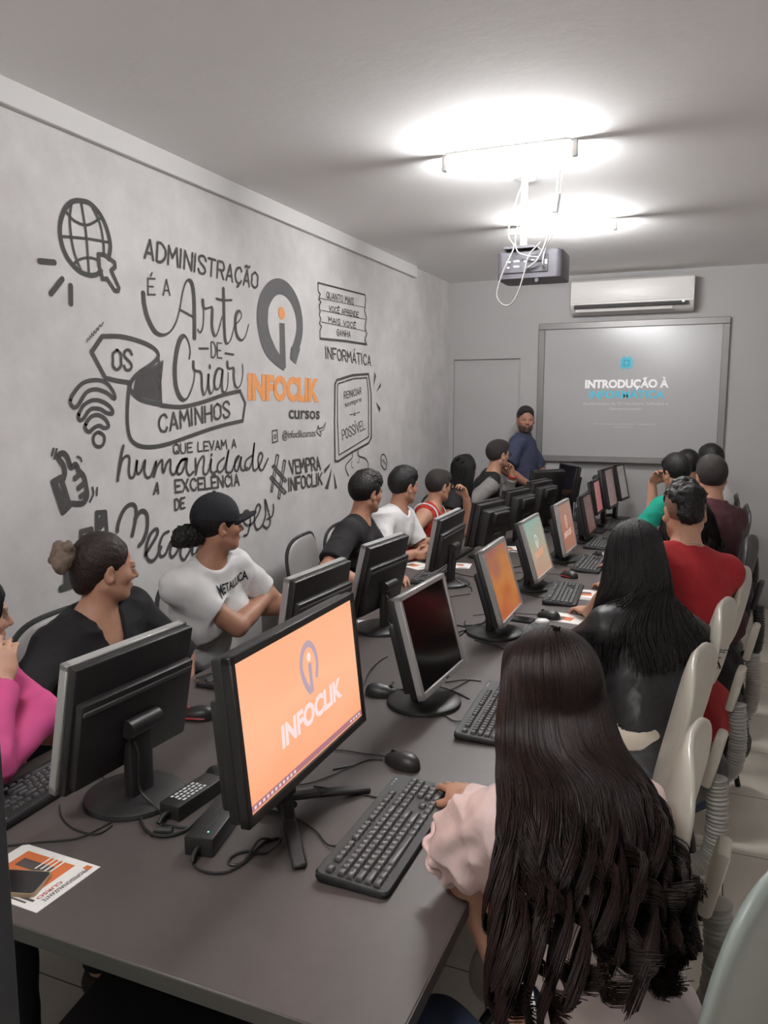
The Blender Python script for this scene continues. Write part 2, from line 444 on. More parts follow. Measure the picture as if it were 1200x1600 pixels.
p.line(T7, [(1000, 250), (1030, 200), (1048, 150), (1030, 130), (1008, 180), (1005, 270), (1025, 310), (1060, 280), (1085, 200), (1080, 95), (1105, 180), (1118, 260), (1095, 300), (1070, 285)], .014)
p.line(T7, [(1095, 235), (1130, 215), (1142, 170), (1140, 130)], .012)
p.build('slogan_lettering', M_INK)
# folded ribbon banner
p = Paint()
p.line(T1, [(455, 953), (400, 945), (345, 932), (280, 810), (330, 737)], .020, False)
p.line(T1, [(330, 737), (420, 738), (520, 765), (578, 798), (592, 832), (560, 868), (505, 905), (468, 945), (462, 985), (500, 1028), (560, 1048), (604, 1056)], .020)
p.line(T1, [(592, 832), (600, 930), (606, 1058)], .017)
for i in range(17):
    x = 478 + i * 7.6; top = 925 - i * 4.6; bot = 1020 + i * 2.1 if i < 15 else 1052
    p.line(T1, [(x + 14, top), (x - 4, bot - 12)], .007, False)
p.line(T1, [(604, 1060), (700, 1067), (800, 1045), (900, 1010), (976, 993)], .020)
p.line(T1, [(976, 993), (1000, 1050), (988, 1132)], .016, False)
p.line(T1, [(988, 1132), (900, 1152), (815, 1178), (725, 1210), (640, 1240), (560, 1255), (500, 1248), (462, 1215), (448, 1150), (448, 1060), (457, 962)], .019)
p.caps(T1, 'OS', (380, 893), (466, 893), (380, 800), .013)
p.caps(T1, 'CAMINHOS', (597, 1188), (925, 1112), (594, 1108), .012)
p.build('banner_drawing', M_INK)
# wireless arcs
p = Paint()
for q in ([(180, 1040), (198, 1000), (240, 955), (300, 941), (350, 955), (383, 998), (388, 1030), (350, 1000), (300, 985), (255, 1000), (215, 1062), (194, 1068)],
          [(218, 1110), (242, 1060), (290, 1035), (340, 1046), (374, 1075), (378, 1098), (350, 1095), (320, 1077), (275, 1078), (243, 1120), (226, 1130)],
          [(250, 1155), (275, 1116), (310, 1105), (345, 1124), (360, 1158), (340, 1166), (318, 1155), (292, 1165), (270, 1184), (255, 1175)]):
    p.line(T1, q, .017, closed=True, n=4)
p.line(T3, [(290, 47), (314, 62), (318, 85), (308, 110), (290, 117), (272, 108), (264, 85), (270, 60)], .015, closed=True)
p.build('wireless_drawing', M_INK)
# thumbs-up
p = Paint()
p.line(T6, [(235, 410), (248, 350), (232, 280), (188, 215), (200, 180), (240, 172), (275, 215), (305, 300), (350, 275), (378, 330), (425, 385), (448, 480), (458, 560), (440, 610), (405, 642), (300, 640)], .024)
for q in ([(385, 370), (345, 405)], [(430, 450), (378, 495)], [(450, 540), (398, 575)]): p.line(T6, q, .024, False)
p.line(T6, [(140, 440), (210, 400), (290, 660), (232, 718)], .027, False, closed=True)
for i in range(5): p.line(T6, [(165 + i * 13, 450 + i * 28 - 20), (200 + i * 14, 590 + i * 20)], .009, False)
for q in ([(143, 125), (127, 190)], [(172, 130), (150, 218)], [(365, 200), (395, 215), (405, 245)], [(508, 490), (515, 550), (485, 622)], [(552, 492), (547, 560)]): p.line(T6, q, .009)
p.build('thumb_drawing', M_INK)
# bar chart
p = Paint()
p.line(T6, [(215, 1440), (330, 1400), (470, 1370)], .030, False)
for q in ([(548, 900), (548, 728), (628, 722), (640, 900)], [(400, 1100), (400, 905), (498, 880), (500, 1100)], [(255, 1410), (255, 1190), (350, 1180), (352, 1385)]): p.line(T6, q, .022, False)
for i in range(6): p.line(T6, [(562 + i * 3, 800 + i * 18), (600 + i * 5, 740 + i * 18)], .008, False)
for i in range(5): p.line(T6, [(415, 985 + i * 18), (480, 900 + i * 20)], .008, False)
for i in range(7): p.line(T6, [(268, 1290 + i * 18), (335, 1205 + i * 22)], .008, False)
p.build('chart_drawing', M_INK)
# company emblem and name
p = Paint()
ctr = [(290, 770), (215, 690), (165, 600), (138, 490), (135, 400), (150, 310), (195, 235), (250, 211), (310, 240), (362, 320), (388, 420), (392, 520), (375, 610), (348, 690)]
P = catmull(tr(T2, ctr), 6); wd = np.interp(np.linspace(0, 1, len(P)), [0, .12, .3, .5, .7, 1], [.05, .11, .115, .09, .08, .07])
n = np.gradient(P, axis=0); n /= np.linalg.norm(n, axis=1)[:, None]; nn = np.stack([-n[:, 1], n[:, 0]], 1)
v = []
for i in range(len(P)): v += [P[i] + nn[i] * wd[i] / 2, P[i] - nn[i] * wd[i] / 2]
p.tri(v, [(2 * i, 2 * i + 1, 2 * i + 3, 2 * i + 2) for i in range(len(P) - 1)])
p.poly(T2, [(252, 464), (288, 468), (297, 780), (262, 775), (215, 712), (258, 690)])
p.poly(T2, [(333, 628), (350, 655), (398, 640), (366, 752), (325, 714)])
p.build('emblem', M_INK2)
p = Paint()
p.poly(T2, [(262, 352), (280, 365), (290, 400), (284, 432), (270, 441), (252, 428), (245, 392), (250, 362)], True)
p.font(T2, 'INFOCLIK', (32, 988), (526, 1003), (32, 815), .06)
p.build('orange_lettering', M_ORANGE)
p = Paint()
p.font(T2, 'cursos', (316, 1128), (532, 1132), (316, 1036), .022)
p.font(T2, '@infoclikcursos', (272, 1268), (502, 1252), (272, 1212), .006)
p.line(T2, [(202, 1215), (236, 1208), (240, 1285), (205, 1298)], .008, False, closed=True)
p.line(T2, [(222, 1240), (230, 1253), (222, 1268), (214, 1253)], .006, closed=True)
p.line(T8, [(592, 120), (570, 165), (530, 180), (525, 150), (508, 210), (545, 250), (552, 225), (538, 200)], .008, False)
p.line(T8, [(592, 140), (575, 185), (545, 205)], .006)
p.line(T2, [(520, 186), (846, 270), (852, 300), (843, 380), (857, 430), (845, 500), (860, 540), (845, 580), (858, 614)], .011, False)
p.line(T2, [(858, 614), (700, 590), (535, 574)], .016, False)
p.line(T2, [(535, 574), (533, 520), (545, 490), (530, 470), (540, 435), (528, 410), (535, 385), (527, 345), (540, 320), (525, 300), (536, 265), (522, 245), (520, 186)], .010, False)
for q in ([(528, 292), (850, 358)], [(540, 376), (850, 440)], [(545, 458), (848, 522)]): p.line(T2, q, .0045, False)
p.caps(T2, 'QUANTO MAIS', (580, 292), (766, 335), (580, 248), .006)
p.caps(T2, 'VOCÊ APRENDE', (597, 382), (800, 425), (597, 345), .006)
p.caps(T2, 'MAIS VOCÊ', (594, 460), (780, 500), (594, 424), .006)
p.caps(T2, 'GANHA', (650, 550), (745, 565), (650, 508), .006)
p.caps(T2, 'INFORMÁTICA', (575, 708), (886, 762), (572, 630), .011)
p.line(T2, [(650, 862), (760, 828), (870, 820), (888, 950), (890, 1260), (870, 1300), (760, 1360), (660, 1425), (638, 1425), (634, 1150), (638, 890)], .017, False, closed=True)
p.line(T2, [(662, 886), (765, 852), (858, 845), (870, 950), (872, 1255), (760, 1325), (665, 1382), (655, 1150), (655, 900)], .010, False, closed=True)
p.caps(T2, 'REINICIAR', (702, 992), (820, 958), (700, 945), .006)
p.font(T2, 'sempre', (708, 1050), (822, 1008), (704, 1012), .0)
p.line(T2, [(740, 1103), (760, 1098)], .007, False); p.line(T2, [(788, 1092), (808, 1084)], .007, False)
p.font(T2, 'é', (765, 1112), (782, 1106), (763, 1080), .005)
p.caps(T2, 'POSSÍVEL', (692, 1278), (846, 1200), (684, 1212), .007)
for q in ([(912, 802), (922, 835), (905, 905)], [(955, 880), (955, 908), (922, 948)], [(920, 1012), (952, 1055), (948, 1084)]): p.poly(T2, q)
p.line(T8, [(840, 405), (840, 450), (780, 530), (808, 620)], .010); p.line(T8, [(895, 385), (905, 435), (960, 455), (990, 500), (990, 550)], .010)
p.line(T8, [(840, 480), (835, 530), (855, 545)], .005); p.line(T8, [(910, 455), (905, 490), (890, 495)], .005)
p.line(T8, [(1110, 470), (1120, 425), (1145, 425), (1165, 480), (1160, 545), (1145, 560), (1118, 525)], .010, closed=True)
for i in range(3): p.line(T8, [(1118 + i * 12, 480 + i * 8), (1140 + i * 8, 470 + i * 22)], .006)
p.caps(T8, 'VEMPRA', (265, 605), (545, 560), (250, 482), .014)
p.caps(T8, 'INFOCLIK', (250, 762), (560, 700), (245, 645), .014)
for q in ([(132, 420), (154, 430), (92, 770), (78, 765)], [(200, 472), (218, 480), (162, 835), (146, 825)], [(92, 530), (108, 518), (228, 665), (212, 680)], [(70, 640), (84, 622), (222, 770), (208, 792)]):
    p.line(T8, q, .009, False, closed=True)
for q in ([(635, 500), (628, 535), (582, 600), (578, 562)], [(650, 545), (640, 620), (615, 748), (588, 735)], [(668, 580), (700, 735), (680, 745)]): p.poly(T8, q)
p.line(T1, [(258, 764), (260, 748), (268, 752), (270, 738), (278, 742), (279, 724), (288, 734), (290, 712), (298, 722), (304, 698), (310, 708), (316, 684), (324, 690), (334, 670)], .004)
p.build('course_lettering', M_INK)
# ------------------------------------------------------------------ table, computers, chairs
M_TABLE = mat('table laminate', C(78, 71, 69), 0.45, vary=0.05, vscale=30, bump=0.04, bscale=400, spec=0.4)
M_EDGE = mat('table edge band', C(66, 63, 60), 0.55)
M_BLACK = mat('black plastic', C(31, 29, 29), 0.45, bump=0.03, bscale=500)
M_BLACKM = mat('matt black plastic', C(25, 24, 24), 0.6)
M_GLOSSB = mat('glossy black plastic', C(26, 25, 25), 0.16)
M_SILVER = mat('silver plastic', C(176, 174, 172), 0.35, metal=0.35)
M_STEEL = mat('black steel', C(28, 27, 27), 0.4, metal=0.2)
M_KEY = mat('key plastic', C(50, 49, 50), 0.5)
M_KEYG = mat('worn key plastic', C(72, 71, 72), 0.42)
M_LEG = mat('key legend white', C(205, 205, 205), 0.6)
M_CABLE = mat('cable rubber', C(28, 27, 27), 0.5)
M_OFF = mat('switched off panel', C(24, 20, 21), 0.16, vary=0.1, vscale=3)
M_WHITE = mat('white plastic', C(225, 224, 222), 0.35)
M_PAPER = mat('flyer paper', C(226, 222, 218), 0.6)
M_FLYO = mat('flyer orange', C(205, 110, 60), 0.6)
M_FLYD = mat('flyer dark', C(80, 72, 70), 0.6)
M_RED = mat('red plastic', C(170, 40, 42), 0.3)

t = thing('table', 'long grey-brown laminate meeting table carrying two rows of computers', 'table', ((TX0 + TX1) / 2, TY0, 0))
tw, tl = TX1 - TX0, TY1 - TY0
MB().box((0, tl / 2, TZ - .016), (tw, tl, .032), .002, 1).build('tabletop', M_TABLE, t)
b = MB()
b.box((0, -.001, TZ - .016), (tw + .002, .002, .030)); b.box((tw / 2 + .001, tl / 2, TZ - .016), (.002, tl, .030)); b.box((-tw / 2 - .001, tl / 2, TZ - .016), (.002, tl, .030))
b.build('edge_band', M_EDGE, t, smooth=False)
for yy in (.52, 1.98, 3.6, tl - .35):
    MB().box((0, yy, (TZ - .034) / 2), (tw * .62, .03, TZ - .034), .002, 1).build('leg', M_EDGE, t)
MB().box((0, tl / 2, TZ - .12), (.03, tl - .8, .17)).build('stretcher', M_EDGE, t)

def screen_mat(name, c0, c1, strength, c2=None, noise=0.0, axis=2):
    """lit picture: two or three colours blended up the panel"""
    m = bpy.data.materials.new(name); m.use_nodes = True
    nt = m.node_tree; b = nt.nodes['Principled BSDF']
    b.inputs['Base Color'].default_value = (.01, .01, .01, 1); b.inputs['Roughness'].default_value = .25
    tc = nt.nodes.new('ShaderNodeTexCoord'); sp = nt.nodes.new('ShaderNodeSeparateXYZ'); nt.links.new(tc.outputs['Generated'], sp.inputs[0])
    src = sp.outputs[axis]
    if noise:
        n = nt.nodes.new('ShaderNodeTexNoise'); n.inputs['Scale'].default_value = 2.2; n.inputs['Detail'].default_value = 1
        nt.links.new(tc.outputs['Generated'], n.inputs['Vector'])
        mm = nt.nodes.new('ShaderNodeMath'); mm.operation = 'MULTIPLY_ADD'; mm.inputs[1].default_value = noise
        nt.links.new(n.outputs['Fac'], mm.inputs[0]); nt.links.new(src, mm.inputs[2])
        m2 = nt.nodes.new('ShaderNodeMath'); m2.operation = 'SUBTRACT'; m2.inputs[1].default_value = noise / 2; nt.links.new(mm.outputs[0], m2.inputs[0])
        src = m2.outputs[0]
    r = nt.nodes.new('ShaderNodeValToRGB'); r.color_ramp.elements[0].color = c0; r.color_ramp.elements[1].color = c1
    if c2:
        e = r.color_ramp.elements.new(.5); e.color = c1; r.color_ramp.elements[2].color = c2
    nt.links.new(src, r.inputs[0]); nt.links.new(r.outputs[0], b.inputs['Emission Color']); b.inputs['Emission Strength'].default_value = strength
    return m
def glow(name, c, s):
    return mat(name, (.01, .01, .01, 1), .3, emit=c, estr=s)
def logo_parts(scr, w, h, cx, cz, size, y, mring, mtext, mdot, parent_name='screen_logo'):
    """ring-and-i emblem above the company name, flat on the lit panel (front is -y)"""
    ring = [(.5, .06), (.34, .20), (.22, .40), (.16, .60), (.2, .78), (.32, .93), (.5, 1), (.68, .95), (.82, .8), (.88, .6), (.85, .42), (.78, .26)]
    P = catmull(ring, 5); P = (P - .5) * size
    n = np.gradient(P, axis=0); n /= np.linalg.norm(n, axis=1)[:, None]; nn = np.stack([-n[:, 1], n[:, 0]], 1); wd = np.linspace(.15, .12, len(P)) * size
    v = []
    for i in range(len(P)): v += [P[i] + nn[i] * wd[i] / 2, P[i] - nn[i] * wd[i] / 2]
    v = [(cx + a * .9, y, cz + b + size * .33) for a, b in v]
    f = [(2 * i, 2 * i + 1, 2 * i + 3, 2 * i + 2) for i in range(len(P) - 1)]
    o = len(v); x0, x1 = -.03 * size, .10 * size
    v += [(cx + x0, y, cz - .46 * size + size * .33), (cx + x1, y, cz - .46 * size + size * .33), (cx + x1, y, cz + .12 * size + size * .33), (cx + x0, y, cz + .12 * size + size * .33)]
    f.append((o, o + 1, o + 2, o + 3))
    mesh_obj('screen_emblem', v, f, mring, scr, smooth=False)
    b = MB(); b.v = [(cx + .035 * size + .075 * size * math.cos(k / 2.0), y, cz + (.24 + .33) * size + .085 * size * math.sin(k / 2.0)) for k in range(12)]; b.f = [tuple(range(12))]
    b.build('emblem_dot', mdot, scr, smooth=False)
    tv, tf = text_fit('INFOCLIK', (cx - size * 1.28, y, cz - size * .72), (cx + size * 1.28, y, cz - size * .62), size * .40, (0, 0, 1), .04, .10)
    mesh_obj('screen_lettering', tv, tf, mtext, scr, smooth=False)

def monitor(label, x, y, rz, w, h, zc, tilt, frame, panel, base='round', depth=.045, back='plain', bez=.016, stand_y=.07, logo=None, group='computer monitors on the long table', name='computer_monitor'):
    """front faces local -y; x, y is the foot on the table"""
    th = thing(name, label, 'monitor', (x, y, TZ), rz, group)
    hd = bpy.data.objects.new('display', None)
    # tilted head: built directly in tilted coordinates
    T = Matrix.Translation((0, -stand_y * .35, zc - TZ)) @ Matrix.Rotation(-tilt, 4, 'X')
    bpy.data.objects.remove(hd)
    def tb(mb, nm, m, par=th, **k):
        mb.v = [tuple(T @ Vector(q)) for q in mb.v]; return mb.build(nm, m, par, **k)
    b = MB()
    for c, s in (((0, 0, h / 2 - bez / 2), (w, .022, bez)), ((0, 0, -h / 2 + bez * .6), (w, .022, bez * 1.2)), ((-w / 2 + bez / 2, 0, 0), (bez, .022, h)), ((w / 2 - bez / 2, 0, 0), (bez, .022, h))):
        b.box(c, s, .0025, 1)
    bezel = tb(b, 'bezel', frame)
    scr = tb(MB().box((0, .000, bez * .1), (w - 2 * bez + .004, .012, h - 2.2 * bez + .004)), 'screen', panel, smooth=False)
    b = MB()
    b.box((0, .011 + depth * .28, 0), (w - .008, depth * .5, h - .008), .006, 2)
    if back == 'plain':
        b.box((0, .011 + depth * .7, -h * .10), (w * .94, depth * .55, h * .66), .006, 2)
    elif back == 'hump':
        b.box((0, .011 + depth * .85, -h * .02), (w * .86, depth * .9, h * .80), .012, 2)
        b.box((0, .011 + depth * 1.15, h * .22), (w * .55, depth * .9, h * .26), .012, 2)
    tb(b, 'back_shell', M_BLACK if back != 'grey' else M_SILVER)
    if back == 'plain':
        tb(MB().box((0, .011 + depth * .9, h * .16), (w * .92, depth * .25, .014), .003, 1), 'back_ridge', mat('worn black plastic', C(72, 70, 71), .5))
    if frame is M_SILVER: tb(MB().box((.012, -.0115, -h / 2 + bez * .6), (.02, .002, .006), .0005, 1), 'badge', M_BLACK)
    if base in ('round', 'oval', 'square'):
        b = MB()
        ztop = zc - TZ - .03
        b.box((0, stand_y * .25, ztop / 2 + .008), (.075, .028, ztop), .008, 2)
        b.build('neck', M_BLACK, th)
        tb(MB().tube([(-.05, depth + .02, -.03), (.05, depth + .02, -.03)], .022, 14), 'hinge', M_BLACK)
        b = MB()
        r = .115 if base == 'round' else .125
        if base == 'square': b.box((0, 0, .009), (.21, .17, .018), .006, 2)
        else: b.lathe([(r, 0), (r + .002, .004), (r, .012), (r * .93, .017), (r * .3, .021), (.001, .022)], (0, 0, 0), 40, 1.0, 1.0 if base == 'round' else .8)
        b.build('base', M_BLACK, th)
    else:                                            # chevron foot of two splayed legs
        MB().box((0, stand_y * .4, (zc - TZ - .1) / 2 + .03), (.06, .025, zc - TZ - .10), .005, 2).build('neck', M_BLACK, th)
        for s in (-1, 1):
            mb = MB()
            P = [(0, .03, .045), (s * .07, -.02, .030), (s * .175, -.10, .006)]
            for a, c in zip(P, P[1:]):
                a, c = Vector(a), Vector(c); d = (c - a)
                R = d.to_track_quat('X', 'Z').to_matrix()
                mb.box((a + c) / 2, (d.length + .006, .030, .013), .004, 1, R)
            mb.build('leg', M_BLACK, th)
        mb = MB(); mb.box((0, .06, .02), (.05, .10, .014), .004, 1); mb.build('leg', M_BLACK, th)
    # signal lead dropping from the back
    pts = catmull([tuple(T @ Vector((.03, depth + .03, -h * .2))), (.032, stand_y * .3 + .03, (zc - TZ) * .55), (.028, stand_y * .25 + .026, .07), (.03, .055, .032), (.05, .135, .006), (.12, .16, .005)], 6)
    MB().tube(pts, .0035, 6).build('signal_lead', M_CABLE, th)
    if logo:
        # flat lettering sits a hair in front of the panel
        tmp = bpy.data.objects.new('t', None)
        n0 = len(COL.objects)
        before = set(scr.children)
        logo_parts(scr, w, h, *logo[:3], -.0068, *logo[3:])
        for ch in scr.children:
            if ch not in before:
                for q in ch.data.vertices: q.co = T @ q.co
        bpy.data.objects.remove(tmp)
    return th, T, scr
D = math.radians
RZR = D(90)     # faces +x (right side of the table)
RZL = D(-90)    # faces -x
gR = 'computer monitors facing the right bench'
peach = screen_mat('peach desktop', C(255, 172, 128), C(255, 190, 150), 1.0, C(255, 180, 138), .4)
big, T, scr = monitor('big black widescreen monitor nearest the camera showing an orange desktop with the ring emblem', -.83, 1.47, RZR + D(1), .566, .336, 1.046, D(6), M_BLACK, peach, 'legs', .05, 'plain', .017, .07,
              (.02, .012, .115, glow('emblem lilac', C(190, 165, 178), 1.0), glow('lettering white pink', C(252, 226, 226), 1.0), glow('dot white', C(255, 235, 225), 1.0)), gR)
# taskbar strip along the foot of that desktop
mb = MB().box((0, -.0066, -.336 / 2 + .0305), (.528, .0008, .013)); mb.v = [tuple(T @ Vector(q)) for q in mb.v]
tbr = mb.build('taskbar', glow('taskbar mauve', C(178, 120, 128), 1.0), scr, smooth=False)
mb = MB()
for i in range(11): mb.box((-.25 + i * .016, -.0072, -.336 / 2 + .0305), (.007, .0006, .006))
for i in range(4): mb.box((.20 + i * .016, -.0072, -.336 / 2 + .0305), (.008, .0006, .005))
mb.v = [tuple(T @ Vector(q)) for q in mb.v]
mb.build('taskbar_icons', glow('icons white', C(235, 215, 220), 1.0), scr, smooth=False)

monitor('silver framed monitor with a switched off black screen behind the big orange one', -.80, 2.235, RZR - D(2), .37, .31, .98, D(15), M_SILVER, M_OFF, group=gR)
monitor('silver framed monitor glowing plain orange, third screen on the right', -.79, 3.06, RZR + D(1), .37, .31, .975, D(17), M_SILVER,
        screen_mat('orange wallpaper', C(190, 96, 52), C(204, 130, 66), .75, C(166, 100, 92), .9), group=gR)
monitor('silver framed monitor with a teal and peach desktop picture, fourth on the right-hand row', -.83, 3.93, RZR - D(1), .37, .31, .965, D(17), M_SILVER,
        screen_mat('teal wallpaper', C(206, 160, 136), C(190, 182, 160), .72, C(150, 188, 178), .5), group=gR,
        logo=(.0, .0, .07, glow('emblem pale', C(205, 215, 205), .9), glow('lettering peach', C(226, 160, 125), .9), glow('dot grey', C(110, 120, 115), .8)))
monitor('slim silver framed monitor with a salmon desktop, fifth on the right-hand row', -.82, 4.72, RZR - D(1), .37, .31, .955, D(12), M_SILVER,
        screen_mat('salmon wallpaper', C(180, 126, 104), C(192, 134, 110), .65, C(180, 142, 124), .5), group=gR,
        logo=(.0, .0, .08, glow('emblem pink', C(222, 180, 165), .85), glow('lettering pink', C(222, 190, 178), .85), glow('dot pink', C(222, 190, 178), .85)))
monitor('black monitor with a dull brown screen on a square base, sixth on the right-hand row', -.79, 5.43, RZR - D(1), .335, .275, .945, D(12), M_BLACK,
        screen_mat('brown wallpaper', C(116, 78, 72), C(124, 90, 82), .55, C(110, 84, 80), .6), 'square', group=gR)
monitor('small black monitor with a pink screen, seventh on the right-hand row', -.80, 5.91, RZR - D(1), .29, .25, 1.01, D(10), M_BLACK,
        screen_mat('pink wallpaper', C(196, 112, 114), C(186, 118, 120), .6, C(186, 126, 126), .5), 'square', group=gR)
monitor('tall black monitor with a taupe screen, eighth on the right-hand row', -.75, 6.25, RZR - D(4), .33, .31, 1.045, D(11), M_BLACK,
        screen_mat('taupe wallpaper', C(140, 112, 106), C(142, 116, 112), .55, C(135, 118, 114), .5), 'square', .06, 'hump', group=gR)
monitor('black monitor with a pale screen seen edge-on at the far end of the table', -.70, 6.58, RZR - D(8), .25, .29, 1.06, D(12), M_BLACK,
        screen_mat('pale wallpaper', C(150, 146, 143), C(158, 152, 150), .45), 'square', group=gR)
gL = 'computer monitors facing the wall bench'
M_OFFL = M_OFF
monitor('silver edged monitor back on a round base beside the two power bricks', -1.235, 1.405, RZL - D(3), .385, .31, .985, D(11), M_SILVER, M_OFFL, group=gL)
monitor('silver edged monitor seen from behind, half hidden by the big orange screen', -1.235, 2.36, RZL - D(2), .40, .285, .985, D(9), M_SILVER, M_OFFL, group=gL)
monitor('silver edged monitor seen from behind in front of the young man in black', -1.24, 2.94, RZL - D(4), .365, .31, .985, D(13), M_SILVER, M_OFFL, group=gL)
monitor('silver edged widescreen monitor back on a round base before the young man in white', -1.25, 3.845, RZL + D(2), .45, .275, .99, D(10), M_SILVER, M_OFFL, group=gL)
monitor('thick black-backed monitor in front of the person in the red vest', -1.27, 4.66, RZL - D(12), .34, .275, .965, D(11), M_BLACK, M_OFFL, 'oval', .075, 'hump', group=gL)
monitor('thick black-backed monitor in front of the man with the grey sleeves', -1.22, 5.19, RZL - D(11), .34, .275, .985, D(8), M_BLACK, M_OFFL, 'oval', .075, 'hump', group=gL)
monitor('thick black-backed monitor closest to the standing man, third of the thick ones', -1.18, 5.76, RZL - D(12), .34, .275, .995, D(8), M_BLACK, M_OFFL, 'oval', .075, 'hump', group=gL)
monitor('narrow black monitor back leaning beside the standing man', -1.19, 6.12, RZL - D(35), .33, .30, 1.03, D(10), M_BLACK, M_OFFL, 'oval', .06, 'grey0', group=gL)
monitor('wide black monitor back at the far left end of the table under the whiteboard', -1.08, 6.49, RZL - D(-32), .36, .29, 1.05, D(9), M_BLACK, M_OFFL, 'oval', group=gL)

# ---- keyboards
U = .019
def key_layout():
    rows = []
    R = [[(0, 1)] + [(2 + i, 1) for i in range(4)] + [(6.5 + i, 1) for i in range(4)] + [(11 + i, 1) for i in range(4)] + [(15.25 + i, 1) for i in range(3)],
         [(i, 1) for i in range(13)] + [(13, 2)] + [(15.25 + i, 1) for i in range(3)] + [(18.5 + i, 1) for i in range(4)],
         [(0, 1.5)] + [(1.5 + i, 1) for i in range(12)] + [(13.5, 1.5)] + [(15.25 + i, 1) for i in range(3)] + [(18.5 + i, 1) for i in range(4)],
         [(0, 1.75)] + [(1.75 + i, 1) for i in range(11)] + [(12.75, 2.25)] + [(18.5 + i, 1) for i in range(3)],
         [(0, 2.25)] + [(2.25 + i, 1) for i in range(10)] + [(12.25, 2.75)] + [(16.25, 1)] + [(18.5 + i, 1) for i in range(4)],
         [(0, 1.25), (1.25, 1.25), (2.5, 1.25), (3.75, 6.25), (10, 1.25), (11.25, 1.25), (12.5, 1.25), (13.75, 1.25)] + [(15.25 + i, 1) for i in range(3)] + [(18.5, 2), (20.5, 1)]]
    yy = [0, 1.35, 2.35, 3.35, 4.35, 5.35]
    for r, y0 in zip(R, yy):
        for x0, wd in r: rows.append((x0 + wd / 2 - 11.25, 2.9 - y0, wd))
    return rows
KEYS = key_layout()
LEGENDS = ['Esc'] + ['F%d' % i for i in range(1, 13)] + ['', '', ''] + list("'1234567890-=") + ['', '', '', '', '', '/', '*', '-', 'Tab'] + list('QWERTYUIOP') + ["'", '[', '', '', '', '', '7', '8', '9', '+', ''] + list('ASDFGHJKLÇ') + ['~', '', '4', '5', '6', ''] + list('\\ZXCVBNM,.') + ['', '', '1', '2', '3'] 
KEYM = {}
def key_mesh(wd, m):
    if (wd, m.name) in KEYM: return KEYM[(wd, m.name)]
    w2 = wd * U - .0028; h2 = U - .0028
    b = MB(); v = []
    for z, s in ((0, 0), (.004, .0006), (.0072, .0022), (.0078, .0032)):
        for px, py in rounded(w2 - 2 * s, h2 - 2 * s, .0022, 2): v.append((px, py, z))
    n = len(v) // 4
    f = [(i * n + k, i * n + (k + 1) % n, (i + 1) * n + (k + 1) % n, (i + 1) * n + k) for i in range(3) for k in range(n)] + [tuple(3 * n + k for k in range(n))]
    o = b.add(v, f).build('key', m); me = o.data; bpy.data.objects.remove(o); KEYM[(wd, m.name)] = me
    return me
def keyboard(label, x, y, rz, detail, group='black keyboards along the table', curved=False, slope=D(4)):
    th = thing('keyboard', label, 'keyboard', (x, y, TZ), rz, group)
    w, d = .452, .158
    Rm = Matrix.Translation((0, 0, .008)) @ Matrix.Rotation(slope, 4, 'X')
    b = MB(); v = []
    pl = rounded(w, d, .014, 4)
    if curved: pl = [(px, py - .012 * (1 - (2 * px / w) ** 2) * (1 if py < 0 else 0)) for px, py in pl]
    for z, s in ((-.010, .003), (-.004, 0), (.006, 0), (.010, .003)):
        v += [Rm @ Vector((px * (1 - 2 * s / w), py * (1 - 2 * s / d), z)) for px, py in pl]
    v = [(q[0], q[1], max(q[2], .0015)) for q in v]
    n = len(pl)
    f = [(i * n + k, i * n + (k + 1) % n, (i + 1) * n + (k + 1) % n, (i + 1) * n + k) for i in range(3) for k in range(n)] + [tuple(3 * n + k for k in range(n)), tuple(range(n))[::-1]]
    b.add(v, f).build('case', M_BLACKM, th)
    if detail:
        for i, (kx, ky, wd) in enumerate(KEYS):
            o = bpy.data.objects.new('key', key_mesh(wd, M_KEYG if detail == 2 else M_KEY))
            o.matrix_local = Rm @ Matrix.Translation((kx * U, ky * U - .004, .0095))
            link(o, th)
        lv, lf = [], []
        for (kx, ky, wd), lg in zip(KEYS, LEGENDS):
            if not lg: continue
            gv, gf = glyphs(lg)
            s = .0075 if len(lg) == 1 else .0048
            o0 = len(lv)
            lv += [tuple(Rm @ Vector((kx * U - wd * U / 2 + .004 + a * s, ky * U - .004 + bb * s - .001, .0095 + .0081))) for a, bb in gv]
            lf += [tuple(k + o0 for k in q) for q in gf]
        mesh_obj('key_legends', lv, lf, M_LEG, th, smooth=False)
    else:
        mb = MB()
        for kx, ky, wd in KEYS: mb.box((kx * U, ky * U - .004, .0125), (wd * U - .003, U - .003, .007), .0016, 1)
        mb.v = [tuple(Rm @ Vector(q)) for q in mb.v]
        tag(mb.build('keys', M_KEYG, th), 'dark grey keycaps', kind='stuff')
    mb = MB()
    for i in range(3): mb.box((.165 + i * .014, .068, .0105), (.005, .003, .0008))
    mb.v = [tuple(Rm @ Vector(q)) for q in mb.v]
    mb.build('indicator_lights', M_LEG, th)
    pts = catmull([(-.1, d / 2 - .004, .008), (-.1, d / 2 + .03, .004), (-.06, d / 2 + .08, .004), (-.02, d / 2 + .17, .004)], 6)
    MB().tube(pts, .0022, 6).build('keyboard_lead', M_CABLE, th)
    return th
RK = D(90)
kb = lambda u, v: at_z(u, v, TZ + .01)
keyboard('worn black keyboard in the foreground by the pink sleeve', -.606, 1.495, RK + D(0.5), 2)
keyboard('black keyboard partly covered by the foreground woman\'s hair', -.565, 2.235, RK + D(3), 1)
q = kb(858, 990); keyboard('black keyboard by the white earbud case', -.59, 2.96, RK + D(2), 0)
q = kb(881, 927); keyboard('black keyboard beside the red-marked mouse, left of the leather jacket woman', q[0], q[1], RK + D(4), 0)
